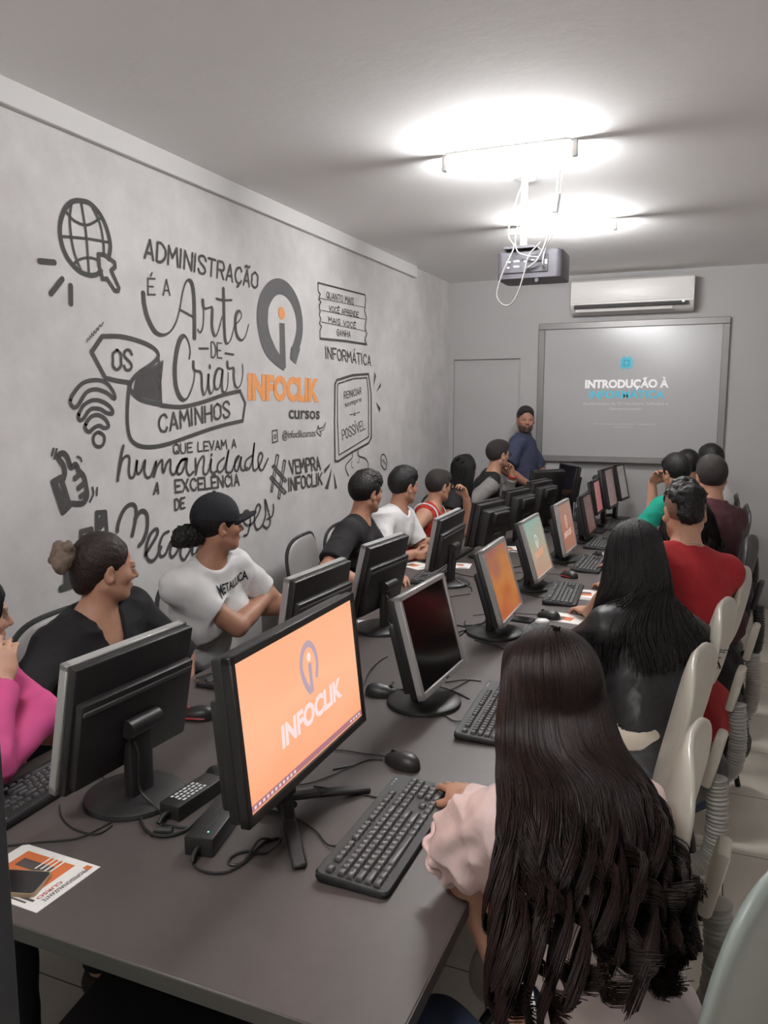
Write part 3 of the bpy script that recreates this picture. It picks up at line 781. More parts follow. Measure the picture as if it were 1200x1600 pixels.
q = kb(922, 881); keyboard('black curved-edge keyboard before the salmon screen', q[0], q[1], RK + D(0), 0, curved=True)
q = kb(937, 848); keyboard('black keyboard before the brown screen', q[0], q[1], RK + D(0), 0)
q = kb(962, 821); keyboard('black keyboard before the pink screen near the far end', q[0], q[1], RK + D(2), 0)
q = kb(1030, 800)
keyboard('black keyboard at the lower left under the pink hoodie arms', -1.475, 1.345, RZL + D(2), 1)
keyboard('black keyboard behind the big orange screen before the woman in the cap', -1.475, 2.30, RZL + D(0), 0)
q = kb(672, 905); keyboard('black keyboard half behind the monitor back before the young man in white', q[0] - .03, q[1] + .12, RZL + D(5), 0)
q = kb(725, 860); keyboard('black keyboard before the person in the red vest', -1.47, 4.62, RZL, 0)

# ---- mice
def mouse(label, x, y, rz, m=None, accent=None, s=1.0, group='computer mice on the table'):
    th = thing('computer_mouse', label, 'mouse', (x, y, TZ), rz, group)
    def fn(u, v):
        a = 2 * math.pi * u; r = math.sin(math.pi * v / 2)
        px = .031 * math.cos(a) * r * (1 - .12 * math.sin(a)); py = .056 * math.sin(a) * r
        pz = .036 * math.cos(math.pi * v / 2) ** .75 * (1 - .25 * (py / .056)) if v < 1 else 0
        return (px * s, py * s, pz * s + .002)
    MB().surf(fn, 32, 14, True).build('body', m or M_BLACK, th)
    mb = MB(); mb.tube([(-.003 * s, .028 * s, .0285 * s), (.003 * s, .028 * s, .0285 * s)], .008 * s, 14); mb.build('scroll_wheel', accent or M_BLACKM, th)
    mb = MB(); mb.tube(catmull([(0, .052 * s, .006), (0, .075 * s, .004), (-.02, .11, .004), (-.07, .20, .004), (-.2, .26, .004)], 6), .0018, 6); mb.build('mouse_lead', M_CABLE, th)
    if accent:
        mb = MB()
        for sd in (-1, 1): mb.tube(catmull([(sd * .028 * s, -.03 * s, .008), (sd * .031 * s, 0, .010), (sd * .026 * s, .035 * s, .008)], 5), .003, 6)
        mb.build('side_stripe', accent, th)
    return th
mouse('large black mouse between the big orange screen and the foreground keyboard', *at_z(628, 1196, TZ)[:2], D(70))
mouse('black and red mouse beside the black monitor back', *at_z(308, 1122, TZ)[:2], D(110), None, M_RED)
mouse('black mouse lying on a flyer by the leather jacket sleeve', *at_z(857, 966, TZ)[:2], D(70))
mouse('black mouse with red sides above the fourth keyboard', *at_z(889, 902, TZ)[:2], D(60), None, M_RED)
mouse('glossy dark mouse between the silver cup and the curved-edge keyboard', *at_z(938, 871, TZ)[:2], D(70), M_GLOSSB)
mouse('dark mouse near the far keyboard with the silver shine', *at_z(952, 809, TZ)[:2], D(70), M_GLOSSB)
mouse('small black mouse peeking out between the big screen and the silver black screen', *at_z(597, 1086, TZ)[:2], D(-80))
mouse('black mouse behind the two power bricks', *at_z(352, 1222, TZ)[:2], D(-90))

# ---- phones, earbud case, flyers, cup, power bricks
def phone(label, u, v, rz, body, w=.074, l=.155):
    q = at_z(u, v, TZ) if u else v; th = thing('smartphone', label, 'phone', (q[0], q[1], TZ + (.0012 if 'flyer' in label else 0)), rz, 'smartphones on the table')
    mb = MB(); pl = rounded(w, l, .010, 4); mb.prism(pl, 0, .008); mb.build('body', body, th)
    mb = MB(); mb.prism(rounded(w - .006, l - .006, .008, 4), .008, .0086); mb.build('screen', M_GLOSSB, th)
    mb = MB(); mb.prism(rounded(.012, .003, .0014, 3), .0086, .0088, Matrix.Translation((0, l / 2 - .008, 0))); mb.build('earpiece', M_BLACKM, th)
M_GOLD = mat('pale gold metal', C(172, 150, 122), .3, metal=.6)
phone('gold edged phone lying on the flyer at the near left corner', None, (-1.232, 1.030), D(107), M_GOLD)
phone('black phone lying flat behind the orange monitor', 806, 968, D(84), M_BLACK)
phone('dark phone with a pale rim beside the big orange screen', 338, 1066, D(75), M_GOLD)
q = at_z(851, 972, TZ)
th = thing('earbud_case', 'small white earbud case beside the black mouse', 'case', (q[0], q[1] - .05, TZ), D(20))
MB().lathe([(.012, 0), (.026, .003), (.030, .012), (.0302, .0145)], (0, 0, 0), 28, 1.0, .8).build('shell', M_WHITE, th)
MB().lathe([(.0302, .0152), (.029, .020), (.022, .0255), (.006, .0275), (.001, .0276)], (0, 0, 0), 28, 1.0, .8).build('lid', M_WHITE, th)
def flyer(label, x, y, rz, w=.148, l=.21, text=True):
    th = thing('flyer', label, 'flyer', (x, y, TZ), rz, 'course flyers on the table')
    MB().box((0, 0, .0005), (w, l, .001)).build('sheet', M_PAPER, th, smooth=False)
    for c_, s_ in (((-.010, .012, .0012), (w * (.62 if text else .38), l * (.62 if text else .30), .0003)), ((w * .40, l * .42, .0012), (.016, .012, .0003))): MB().box(c_, s_).build('orange_print', M_FLYO, th, smooth=False)
    for c_, s_ in (((-.018, .035 * l / .21, .0015), (w * .40, l * .16, .0003)), ((.01, -.36 * l, .0013), (w * .6, .006, .0003)), ((.01, -.42 * l, .0013), (w * .5, .004, .0003))): MB().box(c_, s_).build('dark_print', M_FLYD, th, smooth=False)
    if text:
        v, f = text_fit('PROFISSIONALIZANTE', (w / 2 - .022, l / 2 - .02, .0014), (w / 2 - .022, -l / 2 + .03, .0014), .010, (1, 0, 0), .02)
        mesh_obj('lettering', v, f, M_FLYD, th, smooth=False)
        v, f = text_fit('CURSO', (w / 2 - .036, -l / 2 + .09, .0014), (w / 2 - .036, -l / 2 + .03, .0014), .009, (1, 0, 0), .02)
        mesh_obj('heading', v, f, M_RED, th, smooth=False)
        mb = MB()
        for i in range(4): mb.box((-.01 + i * .012, .045, .0018), (.004, .05 - .006 * (i % 2), .0003))
        mb.build('white_print', M_PAPER, th, smooth=False)
flyer('orange and white course flyer under the phone at the near left corner', -1.211, 1.07, D(-1.5), .21, .16)
q = at_z(893, 967, TZ); flyer('printed flyer under the black mouse by the leather sleeve', q[0] - .01, q[1], D(80), text=False)
q = at_z(925, 930, TZ); flyer('flyer at the table edge under the leather jacket woman\'s hand', q[0] - .02, q[1], D(5), text=False)
q = at_z(797, 858, TZ); flyer('flyer lying left of the teal screen', q[0], q[1], D(20), text=False)
q = at_z(655, 884, TZ); flyer('flyer under the clasped hands of the young man in white', q[0] - .02, q[1], D(60), text=False)
q = at_z(722, 884, TZ); flyer('white paper behind the round base of the left widescreen', q[0], q[1], D(10), .1, .15, text=False)
q = at_z(575, 975, TZ); flyer('white paper slip between the switched off screen and the monitor back', q[0], q[1], D(30), .08, .12, text=False)
q = at_z(957, 853, TZ)
th = thing('cup', 'small silver cup at the edge of the table by the dark haired woman', 'cup', (q[0] + .02, q[1] - .05, TZ))
MB().lathe([(.026, 0), (.030, .005), (.035, .075), (.036, .08), (.033, .08), (.028, .01), (.001, .008)], (0, 0, 0), 28).build('wall', mat('brushed metal', C(170, 168, 165), .3, metal=.8), th)
MB().tube(catmull([(.033, 0, .065), (.058, 0, .06), (.056, 0, .03), (.031, 0, .02)], 6), .004, 8).build('handle', MATS['brushed metal'], th)

def brick(label, u, v, rz, size, led):
    q = at_z(u, v, TZ); th = thing('power_adapter', label, 'power adapter', (q[0], q[1], TZ), rz, 'laptop-style power bricks')
    MB().box((0, 0, size[2] / 2), size, .004, 2).build('body', M_BLACK, th)
    if led: MB().lathe([(.002, 0), (.002, .0006), (.001, .0008)], (size[0] * .18, -size[1] * .36, size[2]), 10).build('indicator_light', glow('led green', C(140, 255, 220), 2.0), th)
    if led: MB().tube(catmull([(.0, -size[1] * .3, size[2]), (.006, 0, size[2]), (-.008, size[1] * .1, size[2]), (.004, size[1] * .4, size[2])], 6), .0006, 4).build('groove', M_KEYG, th)
    else:
        mb = MB()
        for r in range(4):
            for k in range(6): mb.box((-.018 + r * .011, -.05 + k * .014 + .004 * (r % 2), size[2] + .0002), (.006, .008 + .003 * ((r + k) % 2), .0004))
        mb.build('rating_print', M_LEG, th, smooth=False)
    mb = MB(); mb.tube(catmull([(0, -size[1] / 2, size[2] / 2), (0, -size[1] / 2 - .02, size[2] / 2), (0, -size[1] / 2 - .032, .008)], 5), .005, 8); mb.build('strain_relief', M_BLACKM, th)
qa = at_z(372, 1258, TZ) - at_z(322, 1325, TZ)
brick('black power brick with a green light nearest the big monitor', 338, 1302, math.atan2(-qa[0], qa[1]), (.064, .185, .042), True)
qa = at_z(345, 1228, TZ) - at_z(262, 1285, TZ)
brick('black power brick with printed rating label behind the other brick', 302, 1255, math.atan2(-qa[0], qa[1]), (.058, .165, .036), False)

# ---- loose cables
def cable(label, px, r=.003, lift=None, group='loose cables on the table', name='cable'):
    P = [at_z(u, v, TZ + r + .0005) for u, v in px]
    if lift:
        for i, h in lift.items(): P[i][2] += h
    o = MB().tube(catmull(P, 7), r, 7).build(name, M_CABLE)
    return tag(o, label, 'cable', group)
cable('thin black cable curving from the keyboard at lower left to the flyer', [(5, 1322), (60, 1316), (120, 1310), (160, 1292), (205, 1268), (250, 1252), (300, 1244)], .0022)
cable('thin cable drooping off the near keyboard toward the round base', [(93, 1258), (98, 1280), (120, 1297), (152, 1303), (175, 1290)], .0022)
cable('thick cable with a ferrite lump before the round monitor base', [(219, 1240), (220, 1280), (232, 1300), (258, 1306), (290, 1297), (315, 1275), (345, 1255), (368, 1243)], .0042)
cable('cable loop running from the brick behind the ferrite lump', [(245, 1285), (262, 1290), (300, 1292), (335, 1275), (366, 1250)], .003)
cable('bundled cable tied in loops at the near corner of the big monitor', [(306, 1335), (303, 1352), (325, 1363), (355, 1362), (385, 1345), (410, 1318), (432, 1310), (438, 1322), (415, 1332), (385, 1330), (362, 1338), (358, 1350), (380, 1347), (405, 1322), (425, 1312)], .003, {7: .012, 13: .014})
q = at_z(257, 1304, TZ); th = thing('ferrite_core', 'black ferrite lump on the cable before the round base', 'cable clip', (q[0], q[1], TZ + .009), D(20))
MB().tube([(-.018, 0, 0), (.018, 0, 0)], .0088, 14).build('sleeve', M_BLACKM, th); MB().tube([(-.022, 0, 0), (-.017, 0, 0)], .006, 10).build('collar', M_BLACK, th)
cable('mouse cable running from the foot of the big monitor to the foreground keyboard', [(490, 1228), (540, 1236), (590, 1246), (600, 1248)], .002)
cable('thin cable leading to the large black mouse', [(520, 1202), (550, 1196), (575, 1187), (598, 1187)], .002)
cable('thin cable on the table right of the switched off screen', [(648, 1064), (690, 1066), (725, 1062), (752, 1064)], .002)
cable('curved cable running from the round base to the second keyboard', [(652, 1071), (690, 1074), (715, 1083), (733, 1092)], .0025)
cable('dark cable bundle left of the orange monitor base', [(683, 990), (705, 992), (722, 988), (745, 980), (760, 975)], .004, {2: .006})
cable('second dark cable beside the orange monitor base', [(684, 1000), (700, 1000), (715, 995), (730, 982), (715, 977), (708, 978)], .003)
cable('cable behind the big monitor by the switched off screen', [(566, 1075), (575, 1055), (590, 1035), (605, 1025)], .003, {1: .01})
cable('cable running left of the teal screen base', [(783, 868), (800, 862), (815, 866), (812, 885)], .003, {1: .01})
cable('cable curving near the teal screen\'s round base', [(790, 902), (792, 892), (806, 886), (824, 884)], .003)
cable('cable before the teal screen leading to the fourth keyboard', [(833, 912), (835, 904), (845, 904), (858, 915)], .002)
cable('cable coil behind the salmon screen', [(833, 858), (835, 848), (848, 846), (853, 852), (838, 857), (835, 850)], .003)
cable('thin cable below the left widescreen', [(652, 925), (680, 935), (705, 932), (735, 928)], .002)

# ---- black box for a dark shape of unknown kind under the near end
th = thing('black_box', 'black box on the floor under the near end of the table', 'computer', (-.95, 1.18, 0), D(8))
MB().box((0, 0, .235), (.44, .20, .43), .006, 2).build('cabinet', M_BLACKM, th)
MB().box((0, -.103, .235), (.42, .006, .41), .003, 1).build('side_panel', M_BLACK, th)
for sx in (-.17, .17): MB().box((sx, 0, .01), (.04, .16, .02), .003, 1).build('foot', M_BLACKM, th)
MB().box((.02, -.108, .425), (.36, .004, .006)).build('edge_trim', mat('dull metal', C(110, 106, 104), .4, metal=.6), th)

# ---- chairs
M_SHELL = mat('beige plastic shell', C(178, 172, 160), 0.3, bump=0.02, bscale=150)
M_SHELLG = mat('grey green plastic shell', C(140, 147, 142), 0.38)
M_RIB = mat('grey ribbed plastic', C(150, 147, 140), 0.4)
M_CHB = mat('black chair back', C(40, 38, 38), .45)
def shell(w, h, thick, curve, seat=False, r=.09, n=18, m=12):
    """rounded shell panel in local xz (y is thickness), bowed by curve"""
    mb = MB(); v = []; f = []
    def pt(i, j, side, s=1.0):
        a = 2 * math.pi * i / n
        # superellipse outline
        ca, sa = math.cos(a), math.sin(a); e = .62
        px = w / 2 * math.copysign(abs(ca) ** e, ca) * j * s; pz = h / 2 * math.copysign(abs(sa) ** e, sa) * j * s
        y = -curve * (1 - (2 * px / w) ** 2)
        edge = 1 - (j ** 6)
        return (px, y + side * thick / 2 * (.25 + .75 * math.sqrt(max(edge, 0))), pz)
    rings = [.0001] + [((k + 1) / m) for k in range(m)]
    for side in (-1, 1):
        for j in rings:
            for i in range(n): v.append(pt(i, j, side))
    nr = len(rings)
    for s in range(2):
        for k in range(nr - 1):
            for i in range(n):
                a = s * nr * n + k * n + i; bq = s * nr * n + k * n + (i + 1) % n
                q = (a, bq, bq + n, a + n)
                f.append(q if s else q[::-1])
    for i in range(n):
        a = (nr - 1) * n + i; bq = (nr - 1) * n + (i + 1) % n
        f.append((bq, a, a + nr * n, bq + nr * n))
    return mb.add(v, f)
CH = {}
def chair(label, x, y, rz, kind='beige', group=None):
    """front faces local +y"""
    group = group or ('beige shell chairs along the aisle' if kind == 'beige' else 'grey shell chairs along the mural wall')
    if kind in CH:
        src = CH[kind]; r = src.copy(); COL.objects.link(r); r.location = (x, y, 0); r.rotation_euler = (0, 0, rz); r['label'] = label
        for ch in src.children:
            c = ch.copy(); c.parent = r; COL.objects.link(c)
        return r
    th = thing('chair', label, 'chair', (x, y, 0), rz, group); CH[kind] = th
    ms = {'beige': M_SHELL, 'greygreen': M_SHELLG, 'grey': mat('grey plastic shell', C(150, 147, 145), .4), 'black': M_CHB}[kind]
    R = Matrix.Translation((0, -.215, .815)) @ Matrix.Rotation(D(12), 4, 'X')
    if kind == 'greygreen': R = Matrix.Translation((0, -.215, .875)) @ Matrix.Rotation(D(12), 4, 'X')
    if kind == 'grey': R = Matrix.Translation((0, -.215, .725)) @ Matrix.Rotation(D(12), 4, 'X')
    mb = shell(.44, .42, .034, .045, n=40, m=12); mb.v = [tuple(R @ Vector((q[0], -q[1], q[2]))) for q in mb.v]; mb.f = [q[::-1] for q in mb.f]; mb.build('backrest', ms, th, angle=None)
    R2 = Matrix.Translation((0, .0, .447)) @ Matrix.Rotation(D(90 + 2), 4, 'X')
    mb = shell(.45, .43, .036, .012, n=40, m=12); mb.v = [tuple(R2 @ Vector(q)) for q in mb.v]; mb.build('seat', ms, th, angle=None)
    if kind == 'grey':
        ov = [tuple(R @ Vector((.223 * math.copysign(abs(math.cos(a)) ** .62, math.cos(a)), -.0 + .045 * (1 - (math.copysign(abs(math.cos(a)) ** .62, math.cos(a))) ** 2), .213 * math.copysign(abs(math.sin(a)) ** .62, math.sin(a))))) for a in np.linspace(0, 2 * math.pi, 48, endpoint=False)]
        MB().tube(ov, .010, 8, True).build('rim', M_BLACKM, th)
    P = catmull([(0, -.13, .405), (0, -.215, .405), (0, -.275, .45), (0, -.288, .56), (0, -.278, .68)], 12)
    rr = [.026 + .005 * math.sin(i * 1.9) for i in range(len(catmull(P, 3)))]
    mb = MB().tube(catmull(P, 3), rr, 16); mb.build('ribbed_spine', M_RIB if kind != 'black' else M_CHB, th, angle=None)
    mb = MB().box((0, -.272, .735), (.085, .028, .15), .010, 2, Matrix.Rotation(D(12), 3, 'X')); mb.build('back_bracket', ms, th)
    MB().box((0, .0, .412), (.20, .26, .02), .004, 1).build('seat_plate', M_STEEL, th)
    for sx in (-1, 1):
        for sy in (-1, 1):
            P = catmull([(sx * .09, sy * .10, .405), (sx * .15, sy * .14, .39), (sx * .18, sy * .175, .30), (sx * .225, sy * .235, .012)], 5)
            leg = MB().tube(P, .0125, 10).build('leg', M_STEEL, th)
            MB().tube([(sx * .225, sy * .235, .022), (sx * .227, sy * .237, .0)], .016, 10).build('foot_cap', M_BLACKM, leg)
    return th
FR = D(90)     # faces -x
chair('grey-green plastic chair shell cropped at the lower right corner', .01, 1.31, FR - D(42), 'greygreen', 'grey-green chair by the camera')
chair('empty-looking beige chair with ribbed spine standing just behind the foreground woman', -.225, 1.64, FR - D(4))
chair('beige chair under the woman in the leather jacket', -.225, 2.24, FR - D(8))
chair('beige chair behind the man in the red shirt', -.16, 2.84, FR - D(8))
chair('beige chair just past the red shirt, beside the black bag', -.09, 3.44, FR - D(8))
chair('black chair behind the maroon shirt', -.03, 4.32, FR - D(10), 'black', 'black chairs at the far end of the aisle')
chair('black chair further along the aisle behind the teal t-shirt', -.06, 4.98, FR - D(10), 'black')
chair('black chair under the man in the white shirt', .0, 5.66, FR, 'black')
chair('black chair in the far corner of the aisle bench', -.05, 6.30, FR, 'black')
FL = D(-90)
for nm, yy in (('pink hoodie at the left edge', 1.20), ('woman with the hair bun', 2.10), ('woman in the black cap', 2.86), ('young man in the black shirt', 3.96), ('young man in the white shirt', 4.42), ('person in the red vest', 5.02), ('long-haired woman by the wall', 5.60), ('man with glasses and grey sleeves', 6.12)):
    chair('grey shell chair with black rim under the ' + nm, -1.93, yy, FL + D(6), 'grey')
# ------------------------------------------------------------------ people: smooth-blended body surfaces
def unit(v):
    v = np.array(v, float); return v / (np.linalg.norm(v) + 1e-12)
def E(c, r, A=None):
    return ('e', np.array(c, float), np.array(r, float), np.eye(3) if A is None else np.array(A, float))
def K(a, b, ra, rb, flat=False):
    return ('k', np.array(a, float), np.array(b, float), ra, rb, flat)
def PL(p, n):
    return ('p', np.array(p, float), unit(n))
def sdf(pr, P):
    if pr[0] == 'e':
        q = (P - pr[1]) @ pr[3].T
        k0 = np.sqrt(((q / pr[2]) ** 2).sum(-1)) + 1e-9
        k1 = np.sqrt(((q / pr[2] ** 2) ** 2).sum(-1)) + 1e-9
        return k0 * (k0 - 1) / k1
    if pr[0] == 'k':
        a, b, ra, rb = pr[1:5]; ba = b - a; L2 = ba @ ba + 1e-12
        pa = P - a; t = (pa @ ba) / L2; tc = np.clip(t, 0, 1)
        d = np.linalg.norm(pa - tc[..., None] * ba, axis=-1) - (ra + (rb - ra) * tc)
        if pr[5]: d = np.maximum(d, (t - 1) * math.sqrt(L2))
        return d
    return (P - pr[1]) @ pr[2]
def bounds(pr):
    if pr[0] == 'e':
        e = np.sqrt(((pr[3] * pr[2][:, None]) ** 2).sum(0)); return pr[1] - e, pr[1] + e
    if pr[0] == 'k':
        r = max(pr[3], pr[4]); return np.minimum(pr[1], pr[2]) - r, np.maximum(pr[1], pr[2]) + r
    return None
def net(ops, h):
    """ops: list of (op, primitive, blend); op is '+', '-' or '&'. Returns the blended surface as vertices and quads."""
    lo = np.full(3, 1e9); hi = -lo
    for op, pr, k in ops:
        if op == '+':
            a, b = bounds(pr); lo = np.minimum(lo, a); hi = np.maximum(hi, b)
    lo = lo - 4 * h; hi = hi + 4 * h
    n = np.ceil((hi - lo) / h).astype(int) + 1
    g = np.full(n, .12, np.float32)
    ax = [lo[i] + h * np.arange(n[i]) for i in range(3)]
    for op, pr, k in ops:
        bb = bounds(pr); m = k + 3 * h
        if bb is None: i0 = np.zeros(3, int); i1 = n
        else:
            i0 = np.clip(np.floor((bb[0] - m - lo) / h).astype(int), 0, n); i1 = np.clip(np.ceil((bb[1] + m - lo) / h).astype(int) + 1, 0, n)
        if (i1 <= i0).any(): continue
        sl = tuple(slice(a, b) for a, b in zip(i0, i1))
        P = np.stack(np.meshgrid(ax[0][sl[0]], ax[1][sl[1]], ax[2][sl[2]], indexing='ij'), -1)
        d = sdf(pr, P); cur = g[sl]
        if op == '+':
            hh = np.maximum(k - np.abs(cur - d), 0) / max(k, 1e-6); g[sl] = np.minimum(cur, d) - hh * hh * k / 4
        else:
            if op == '-': d = -d
            hh = np.maximum(k - np.abs(cur - d), 0) / max(k, 1e-6); g[sl] = np.maximum(cur, d) + hh * hh * k / 4
    s = g < 0
    cnt = np.zeros(n - 1, np.uint8)
    cor = [(a, b, c) for a in (0, 1) for b in (0, 1) for c in (0, 1)]
    for a, b, c in cor: cnt += s[a:n[0] - 1 + a, b:n[1] - 1 + b, c:n[2] - 1 + c]
    mixed = (cnt > 0) & (cnt < 8)
    idx = np.argwhere(mixed); cmap = np.full(n - 1, -1, np.int32); cmap[mixed] = np.arange(len(idx))
    val = {c: g[idx[:, 0] + c[0], idx[:, 1] + c[1], idx[:, 2] + c[2]] for c in cor}
    acc = np.zeros((len(idx), 3)); num = np.zeros(len(idx))
    for c in cor:
        for ax_ in range(3):
            if c[ax_]: continue
            e = list(c); e[ax_] = 1; va, vb = val[c], val[tuple(e)]
            m = (va < 0) != (vb < 0); t = np.where(m, va / np.where(m, va - vb, 1), 0)
            p = np.array(c, float)[None].repeat(len(idx), 0); p[:, ax_] += t
            acc[m] += p[m]; num[m] += 1
    V = lo + h * (idx + acc / num[:, None])
    F = []
    for a in range(3):
        b, c = (a + 1) % 3, (a + 2) % 3
        sl0 = [slice(1, -1)] * 3; sl1 = [slice(1, -1)] * 3
        sl0[a] = slice(0, n[a] - 1); sl1[a] = slice(1, n[a])
        s0 = s[tuple(sl0)]; s1 = s[tuple(sl1)]
        w = np.argwhere(s0 != s1); fl = s0[s0 != s1]
        w = w + np.array([0 if i == a else 1 for i in range(3)])
        q = []
        for db, dc in ((-1, -1), (0, -1), (0, 0), (-1, 0)):
            i = w.copy(); i[:, b] += db; i[:, c] += dc
            q.append(cmap[i[:, 0], i[:, 1], i[:, 2]])
        q = np.stack(q, 1); q[~fl] = q[~fl][:, ::-1]
        F.append(q)
    F = np.concatenate(F)
    return V, F[(F >= 0).all(1)]
def h3(i, j, k, seed):
    x = (i * 374761393 + j * 668265263 + k * 2147483647 + seed * 974634777) & 0xffffffff
    x = ((x ^ (x >> 13)) * 1274126177) & 0xffffffff
    return ((x ^ (x >> 16)) & 0xffff) / 32767.5 - 1
def vnoise(P, seed=0):
    I = np.floor(P).astype(np.int64); f = P - I; f = f * f * (3 - 2 * f); out = 0
    for a in (0, 1):
        for b in (0, 1):
            for c in (0, 1):
                w = (f[:, 0] if a else 1 - f[:, 0]) * (f[:, 1] if b else 1 - f[:, 1]) * (f[:, 2] if c else 1 - f[:, 2])
                out = out + w * h3(I[:, 0] + a, I[:, 1] + b, I[:, 2] + c, seed)
    return out
def fast_mesh(name, V, F, m, parent=None, loc=None, attr=None):
    me = bpy.data.meshes.new(name)
    me.vertices.add(len(V)); me.vertices.foreach_set('co', np.asarray(V, np.float32).ravel())
    k = F.shape[1]
    me.loops.add(F.size); me.loops.foreach_set('vertex_index', F.astype(np.int32).ravel())
    me.polygons.add(len(F)); me.polygons.foreach_set('loop_start', np.arange(0, F.size, k, dtype=np.int32))
    me.update(calc_edges=True); me.validate()
    me.shade_smooth()
    if attr is not None:
        a = me.attributes.new('Col', 'FLOAT_COLOR', 'POINT'); a.data.foreach_set('color', np.asarray(attr, np.float32).ravel())
    me.materials.append(m)
    o = bpy.data.objects.new(name, me)
    if loc is not None: o.location = loc
    return link(o, parent)
def vnormals(V, F):
    a = V[F[:, 2]] - V[F[:, 0]]; b = V[F[:, 3]] - V[F[:, 1]]; nf = np.cross(a, b)
    N = np.zeros_like(V)
    for i in range(4): np.add.at(N, F[:, i], nf)
    return N / (np.linalg.norm(N, axis=1)[:, None] + 1e-12)

M_SKIN = mat('skin', C(180, 130, 105), .5, attr='Col', vary=.05, vscale=40, sss=.12, bump=.03, bscale=300, spec=.35)
M_EYE = mat('eye white', C(188, 180, 174), .3); M_IRIS = mat('iris', C(40, 26, 20), .15)
def hair_mat(name, col, rough=.55, bump=.35):
    return mat(name, C(*col), rough, bump=bump, bscale=140, vary=.25, vscale=60, spec=.28)
M_HAIRK = hair_mat('black hair', (20, 18, 18)); M_HAIRB = hair_mat('dark brown hair', (38, 28, 26)); M_HAIRR = mat('dark reddish hair', C(29, 16, 14), .48, vary=.4, vscale=25, spec=.22)
M_HAIRL = hair_mat('light brown hair', (112, 96, 84)); M_BUZZ = mat('cropped hair', C(40, 34, 32), .8, bump=.5, bscale=700); M_BEARD = mat('beard hair', C(34, 28, 27), .85, bump=.5, bscale=700)
def cloth_mat(name, col, rough=.85, **k): return mat(name, C(*col), rough, bump=k.pop('bump', .12), bscale=k.pop('bscale', 500), vary=.05, vscale=12, spec=k.pop('spec', .25), **k)
M_JEAN = cloth_mat('blue denim', (52, 62, 84)); M_DARKT = cloth_mat('dark trousers', (40, 40, 46)); M_SHOE = mat('black shoe', C(30, 29, 29), .5)
M_FRAMEG = mat('black glasses frame', C(22, 20, 20), .3); M_LENS = mat('spectacle lens', (1, 1, 1, 1), .0, trans=1.0)

def hand_prims(W, d, n, side, curl=.3, s=1.0, spread=.10, thumb=.5):
    """palm and five fingers from wrist W along d; n is the way the palm faces; side +1 right, -1 left"""
    d = unit(d); n = unit(n - d * (n @ d)); t = np.cross(d, n) * side      # towards the thumb
    out = [E(W + d * .045 * s, np.array([.052, .040, .0145]) * s, np.array([d, t, n])),
           K(W, W + d * .03 * s, .024 * s, .022 * s), E(W + d * .035 * s + t * .022 * s + n * .008 * s, np.array([.034, .018, .017]) * s, np.array([unit(d + t * .4), unit(t - d * .4), n]))]
    for i, (off, L) in enumerate(((.030, .070), (.010, .078), (-.010, .073), (-.029, .058))):
        p = W + (d * (.086 - abs(i - 1) * .004) + t * off) * s
        dr = unit(d + t * spread * (1.2 - i * .8)); ang = 0
        r = (.0092, .0095, .0090, .0080)[i] * s
        for j, fr in enumerate((.46, .30, .24)):
            ang += curl * (1.0 if j else .75) * (1 + .08 * i)
            q = p + (dr * math.cos(ang) + n * math.sin(ang)) * L * fr * s
            out.append(K(p, q, r * (1 - .10 * j), r * (1 - .10 * (j + 1)))); p = q
    p = W + (d * .026 + t * .026 + n * .006) * s; dr = unit(d * (.75 - .3 * thumb) + t * (.35 + .6 * thumb) + n * (.25 + .25 * thumb))
    q = p + dr * .042 * s; out.append(K(p, q, .0125 * s, .0105 * s))
    dr2 = unit(dr + d * .45 + n * curl * .5); out.append(K(q, q + dr2 * .030 * s, .0103 * s, .0078 * s))
    return out
def ik(S, Wt, a, b, hint):
    v = Wt - S; L = np.linalg.norm(v)
    if L > (a + b) * .995: Wt = S + v / L * (a + b) * .995; v = Wt - S; L = np.linalg.norm(v)
    L = max(L, abs(a - b) + .02)
    x = (a * a - b * b + L * L) / (2 * L); hh = math.sqrt(max(a * a - x * x, 0)); d = unit(v)
    u = np.array(hint, float); u = unit(u - d * (u @ d))
    return S + d * x + u * hh, Wt
Z3 = np.array([0, 0, 1.0])
def yaw(a): return np.array([math.cos(D(a)), math.sin(D(a)), 0.0])
FIG = []
